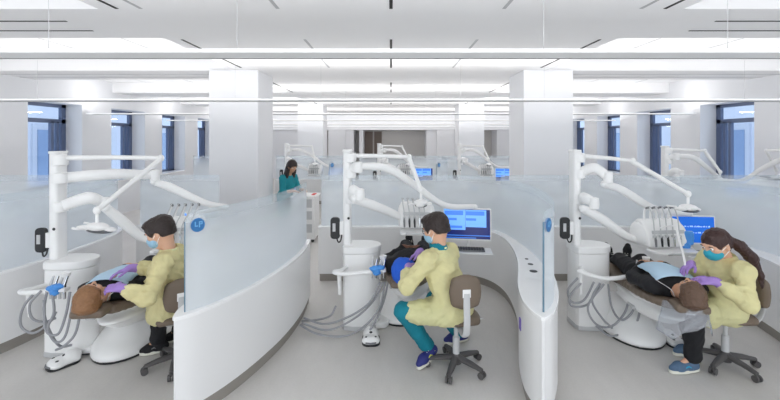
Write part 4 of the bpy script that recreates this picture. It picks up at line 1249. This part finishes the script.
# ------------- patients: lying back, s runs from the head towards the feet
def patient(lab, loc, rz, skin, top, trouser, S):
    """S: head height, style"""
    r = empty('person', loc, rz)
    hz = S.get('hz', .765)
    hd = A(0, 0, hz)
    R = axes(A(S.get('turn', 0), .30, 1), A(0, -1, .30))      # face to the ceiling, crown to the viewpoint
    nk, che, bel, pel = A(0, .17, hz - .045), A(0, .36, .725), A(0, .58, .69), A(0, .82, .645)
    J = {}
    body = head_prims(hd, R)
    body += [cone(hd + R @ A(-.03, 0, -.05), nk, .054, .058), ell(che, A(.165, .20, .105)), ell(bel, A(.15, .20, .095)), ell(pel, A(.17, .15, .10)), cone(A(-.15, .24, .72), A(.15, .24, .72), .055)]
    for s, sg in (('L', -1), ('R', 1)):
        J['sh' + s], J['el' + s], J['wr' + s] = A(sg * .18, .25, .72), A(sg * .235, .52, .70), A(sg * .085, .70, .79)
        J['hip' + s], J['kn' + s], J['an' + s] = A(sg * .09, .85, .645), A(sg * .11, 1.22, S.get('kz', .665)), A(sg * .09, 1.53, S.get('az', .54))
        J['toe' + s] = J['an' + s] + A(sg * .03, .10, .13)
        body += [cone(J['sh' + s], J['el' + s], .050, .040), cone(J['el' + s], J['wr' + s], .040, .026),
                 cone(J['hip' + s], J['kn' + s], .085, .058), cone(J['kn' + s], J['an' + s], .056, .036), cone(J['an' + s], J['an' + s] + (J['toe' + s] - J['an' + s]) * .4, .032, .02)]
        body += hand_prims(J['wr' + s], A(-sg * .85, .35, .03), A(0, .1, 1), s == 'L', .28, .95, .2)
    solid('body', body, M[skin], r, res=.0075, k=.03)
    eyes(hd, R, r)
    T = [ell(che, A(.185, .215, .125)), ell(bel, A(.17, .22, .115)), ell(pel, A(.185, .14, .115)), cone(A(-.16, .26, .72), A(.16, .26, .72), .068)]
    for s in 'LR':
        wv = un(J['wr' + s] - J['el' + s])
        T += [cone(J['sh' + s], J['el' + s], .068, .056), cone(J['el' + s], J['wr' + s] - wv * .03, .056, .040)]
    T += [cut(cone(nk - A(0, .06, 0), nk + A(0, .05, -.01), .062, .064), .01)]
    solid('shirt', T, M[top], r, res=.010, k=.04, fold=.010, fseed=S['seed'], fscale=1)
    for s in 'LR':
        solid('trouser_leg', [cone(J['hip' + s], J['kn' + s], .105, .074), cone(J['kn' + s], J['an' + s] - A(0, .02, 0), .072, .056)], M[trouser], r, res=.011, k=.03, fold=.008, fseed=S['seed'] + 1)
        a = J['an' + s]
        # upright soles at the end of the leg rest
        up = un(A(.18 * (-1 if s == 'L' else 1), .32, 1)); hl = a + A(0, .055, -.035)
        shoe(a, hl, hl + up * .25, r, 'dark', 'mid', s == 'L')
    H = lambda f, l, u: hd + R @ A(f, l, u)
    if S['hair'] == 'scarf':
        pr = [ell(H(-.012, 0, .012), A(.138, .122, .135), R), ell(H(-.07, 0, -.06), A(.085, .115, .10), R), ell(H(-.04, 0, -.13), A(.095, .125, .07), R),
              cut(ell(H(.13, 0, -.035), A(.085, .066, .085), R), .012)]
        solid('headscarf', pr, M['scarf'], r, res=.008, k=.04, fold=.008, fseed=2, fscale=1.2)
    else:
        hair_cap(hd, R, r, S['hair'], g=.014, extra=[ell(H(-.09, 0, .03), A(.03, .085, .09), R, .03)])
    if S.get('bib', True): bib(hd, R, r)
    if S.get('mask'): mask(hd, R, r, S['mask'])
    tag(r, lab, 'person')
    return r
def bib(hd, R, r):
    # bib on the chest with its neck chain
    bm = []
    nx, ny = 8, 10
    vs = []; fs = []
    for j in range(ny + 1):
        for i in range(nx + 1):
            x = -.17 + .34 * i / nx; y = .20 + .40 * j / ny
            z = .725 + math.sqrt(max(0, 1 - (x / .21) ** 2)) * .128 - .010 * abs(math.sin(y * 23 + x * 9)) * .6 - (.03 * (y - .36) / .3 if y > .36 else .14 * (.36 - y))
            vs.append((x, y, z + .012))
    for j in range(ny):
        for i in range(nx):
            q = j * (nx + 1) + i
            fs.append((q, q + 1, q + nx + 2, q + nx + 1))
    b = MB(); b.add(vs, fs); b = b.build('bib', M['bib'], r, smooth=60)
    md = b.modifiers.new('thick', 'SOLIDIFY'); md.thickness = .006
    MB().tube(catmull([vs[0], (-.09, .12, .74), (-.07, .07, .69), (.07, .07, .69), (.09, .12, .74), vs[nx]], 5), .003, seg=6).build('bib_chain', M['chrome'], b)
def at_chair(c, back=1.0):
    x, y, a = c
    return (x + math.sin(a) * back, y - math.cos(a) * back, 0), a
for c, b_, args in ((CH_L, 1.01, ('patient with brown hair lying back in the leftmost chair under a pale blue bib', 'skinB', 'dark', 'dark', dict(hair='hairbrown', seed=21))),
                    (CH_C, .97, ('patient in a bright blue headscarf lying back in the middle chair', 'skinC', 'dark', 'dark', dict(hair='scarf', seed=22, bib=False))),
                    (CH_R, 1.01, ('patient in black clothes and black shoes lying back, hands folded', 'skinA', 'dark', 'dark', dict(hair='hairmid', seed=23)))):
    loc, a = at_chair(c, b_)
    patient(args[0], loc, a, args[1], args[2], args[3], args[4])

# plastic film hanging from the right headrest
vs, fs = [], []
nu, nv = 22, 12
rs = random.Random(5)
for j in range(nv + 1):
    for i in range(nu + 1):
        t = i / nu
        a = PI * (1.0 - t)      # from the left side round the near end to the right
        rx = .155 + .035 * (j / nv) + .018 * math.sin(t * 19 + 1.3) * (j / nv)
        x = math.cos(a) * rx; y = -.18 * math.sin(a) * (1 + .1 * j / nv) - .0
        dep = .20 + .07 * math.sin(t * 7 + .6)
        vs.append((x, y + .10, .655 - dep * (j / nv) + .012 * math.sin(t * 23 + j)))
for j in range(nv):
    for i in range(nu):
        q = j * (nu + 1) + i
        fs.append((q, q + 1, q + nu + 2, q + nu + 1))
b = MB(); b.add(vs, fs)
loc, a = at_chair(CH_R, 1.0)
fo = b.build('plastic_cover', M['film'], None, smooth=80)
fo.location = loc; fo.rotation_euler[2] = a
md = fo.modifiers.new('thick', 'SOLIDIFY'); md.thickness = .003
tag(fo, 'clear crinkled plastic film hanging from the headrest under the patient in black', 'plastic film')

# ------------- the woman standing in the aisle
def standing(lab, loc, rz):
    r = empty('person', loc, rz)       # faces local +x
    hd = A(.20, 0, 1.46); R = axes(A(.80, -.2, -.50), A(0, 0, 1))
    nk, che, pel = A(.12, 0, 1.30), A(.08, 0, 1.10), A(0, 0, .86)
    body = head_prims(hd, R) + [cone(nk, hd + R @ A(-.03, 0, -.05), .05, .05), ell(che, A(.10, .15, .19)), ell((che + pel) / 2, A(.09, .13, .15)), ell(pel, A(.115, .16, .12))]
    top = [ell(che, A(.125, .17, .20)), ell((che + pel) / 2, A(.12, .16, .17)), ell(pel, A(.14, .185, .13)), cone(A(.10, -.15, 1.24), A(.10, .15, 1.24), .06)]
    for sg in (-1, 1):
        sh, el_, wr = A(.10, sg * .17, 1.23), A(.17, sg * .24, .97), A(.36, sg * .12, .99)
        body += [cone(sh, el_, .045, .038), cone(el_, wr, .038, .025)] + hand_prims(wr, A(.9, -sg * .2, -.1), A(0, 0, 1), sg > 0, .35, .93)
        body += [cone(A(0, sg * .085, .84), A(.02, sg * .09, .46), .085, .055), cone(A(.02, sg * .09, .46), A(-.02, sg * .09, .09), .052, .036), cone(A(-.02, sg * .09, .06), A(.07, sg * .1, .035), .03, .016)]
        top += [cone(sh, el_, .065, .056), cone(el_, el_ + (wr - el_) * .3, .055, .05)]
        solid('trouser_leg', [cone(A(0, sg * .085, .86), A(.02, sg * .09, .46), .10, .075), cone(A(.02, sg * .09, .46), A(-.02, sg * .09, .08), .072, .065)], M['tealtop'], r, res=.014, fold=.006)
        shoe(A(-.02, sg * .09, .10), A(-.07, sg * .09, .02), A(.18, sg * .10, .02), r, 'dark', 'mid')
    solid('body', body, M['skinA'], r, res=.010, k=.03)
    solid('scrub_top', top, M['tealtop'], r, res=.011, k=.04, fold=.010)
    eyes(hd, R, r)
    H = lambda f, l, u: hd + R @ A(f, l, u)
    hair_cap(hd, R, r, 'hairdark', g=.018, extra=[cone(H(-.06, 0, -.02), A(.06, 0, 1.28), .085, .07), cone(H(.0, .075, -.02), A(.14, .10, 1.25), .04, .04), cone(H(.0, -.075, -.02), A(.14, -.10, 1.25), .04, .04)])
    tag(r, lab, 'person')
standing('woman with long black hair in a teal top standing in the aisle beside the column', (-2.14, 8.05, 0), -.5)
r = empty('work_cart', (-1.72, 7.95, 0)); tag(r, 'white work cart with papers in front of the standing woman', 'cart')
MB().span((-.2, -.25, .06), (.25, .25, .86)).build('cabinet', M['white'], r, bevel=.012)
MB().span((-.22, -.27, .86), (.27, .27, .90)).build('worktop', M['white'], r, bevel=.008)
for x in (-.16, .2):
    for y in (-.2, .2): MB().cyl((x, y - .012, .03), (x, y + .012, .03), .03).build('caster', M['black'], r)
for z in (.2, .45, .68): MB().span((-.15, -.262, z), (.2, -.25, z + .16)).build('drawer_front', M['grey'], r, bevel=.004)
p_ = MB().span((-1.86, 7.8, .90), (-1.62, 8.02, .904)).build('paper_sheet', M['paper']); tag(p_, 'white paper sheet lying on the work cart', 'paper')
p_ = MB().span((-1.56, 7.84, .90), (-1.50, 8.06, .912)).build('notebook', M['red']); tag(p_, 'small red notebook on the work cart', 'notebook')

# ================================================================== LIGHT, WORLD, CAMERA
w = bpy.data.worlds.new('sky'); SC.world = w; w.use_nodes = True
bg = w.node_tree.nodes['Background']; bg.inputs[0].default_value = (.89, .94, 1.0, 1); bg.inputs[1].default_value = SKY
cam = bpy.data.cameras.new('camera'); cam.sensor_fit = 'HORIZONTAL'; cam.sensor_width = 36
cam.lens = 36 * F / 780; cam.shift_x = -1 / 780; cam.shift_y = -61 / 780; cam.clip_start = .05
co = bpy.data.objects.new('camera', cam); co.location = (0, 0, CH); co.rotation_euler = (PI / 2, 0, 0); link(co)
SC.camera = co
vs_ = SC.view_settings
vs_.view_transform = 'Standard'; vs_.look = 'None'; vs_.gamma = 1; vs_.exposure = EXPO; vs_.use_curve_mapping = False
SC.cycles.use_denoising = True
SC.cycles.max_bounces = 14; SC.cycles.diffuse_bounces = 8; SC.cycles.glossy_bounces = 4; SC.cycles.transmission_bounces = 6; SC.cycles.transparent_max_bounces = 12
SC.cycles.sample_clamp_indirect = 8
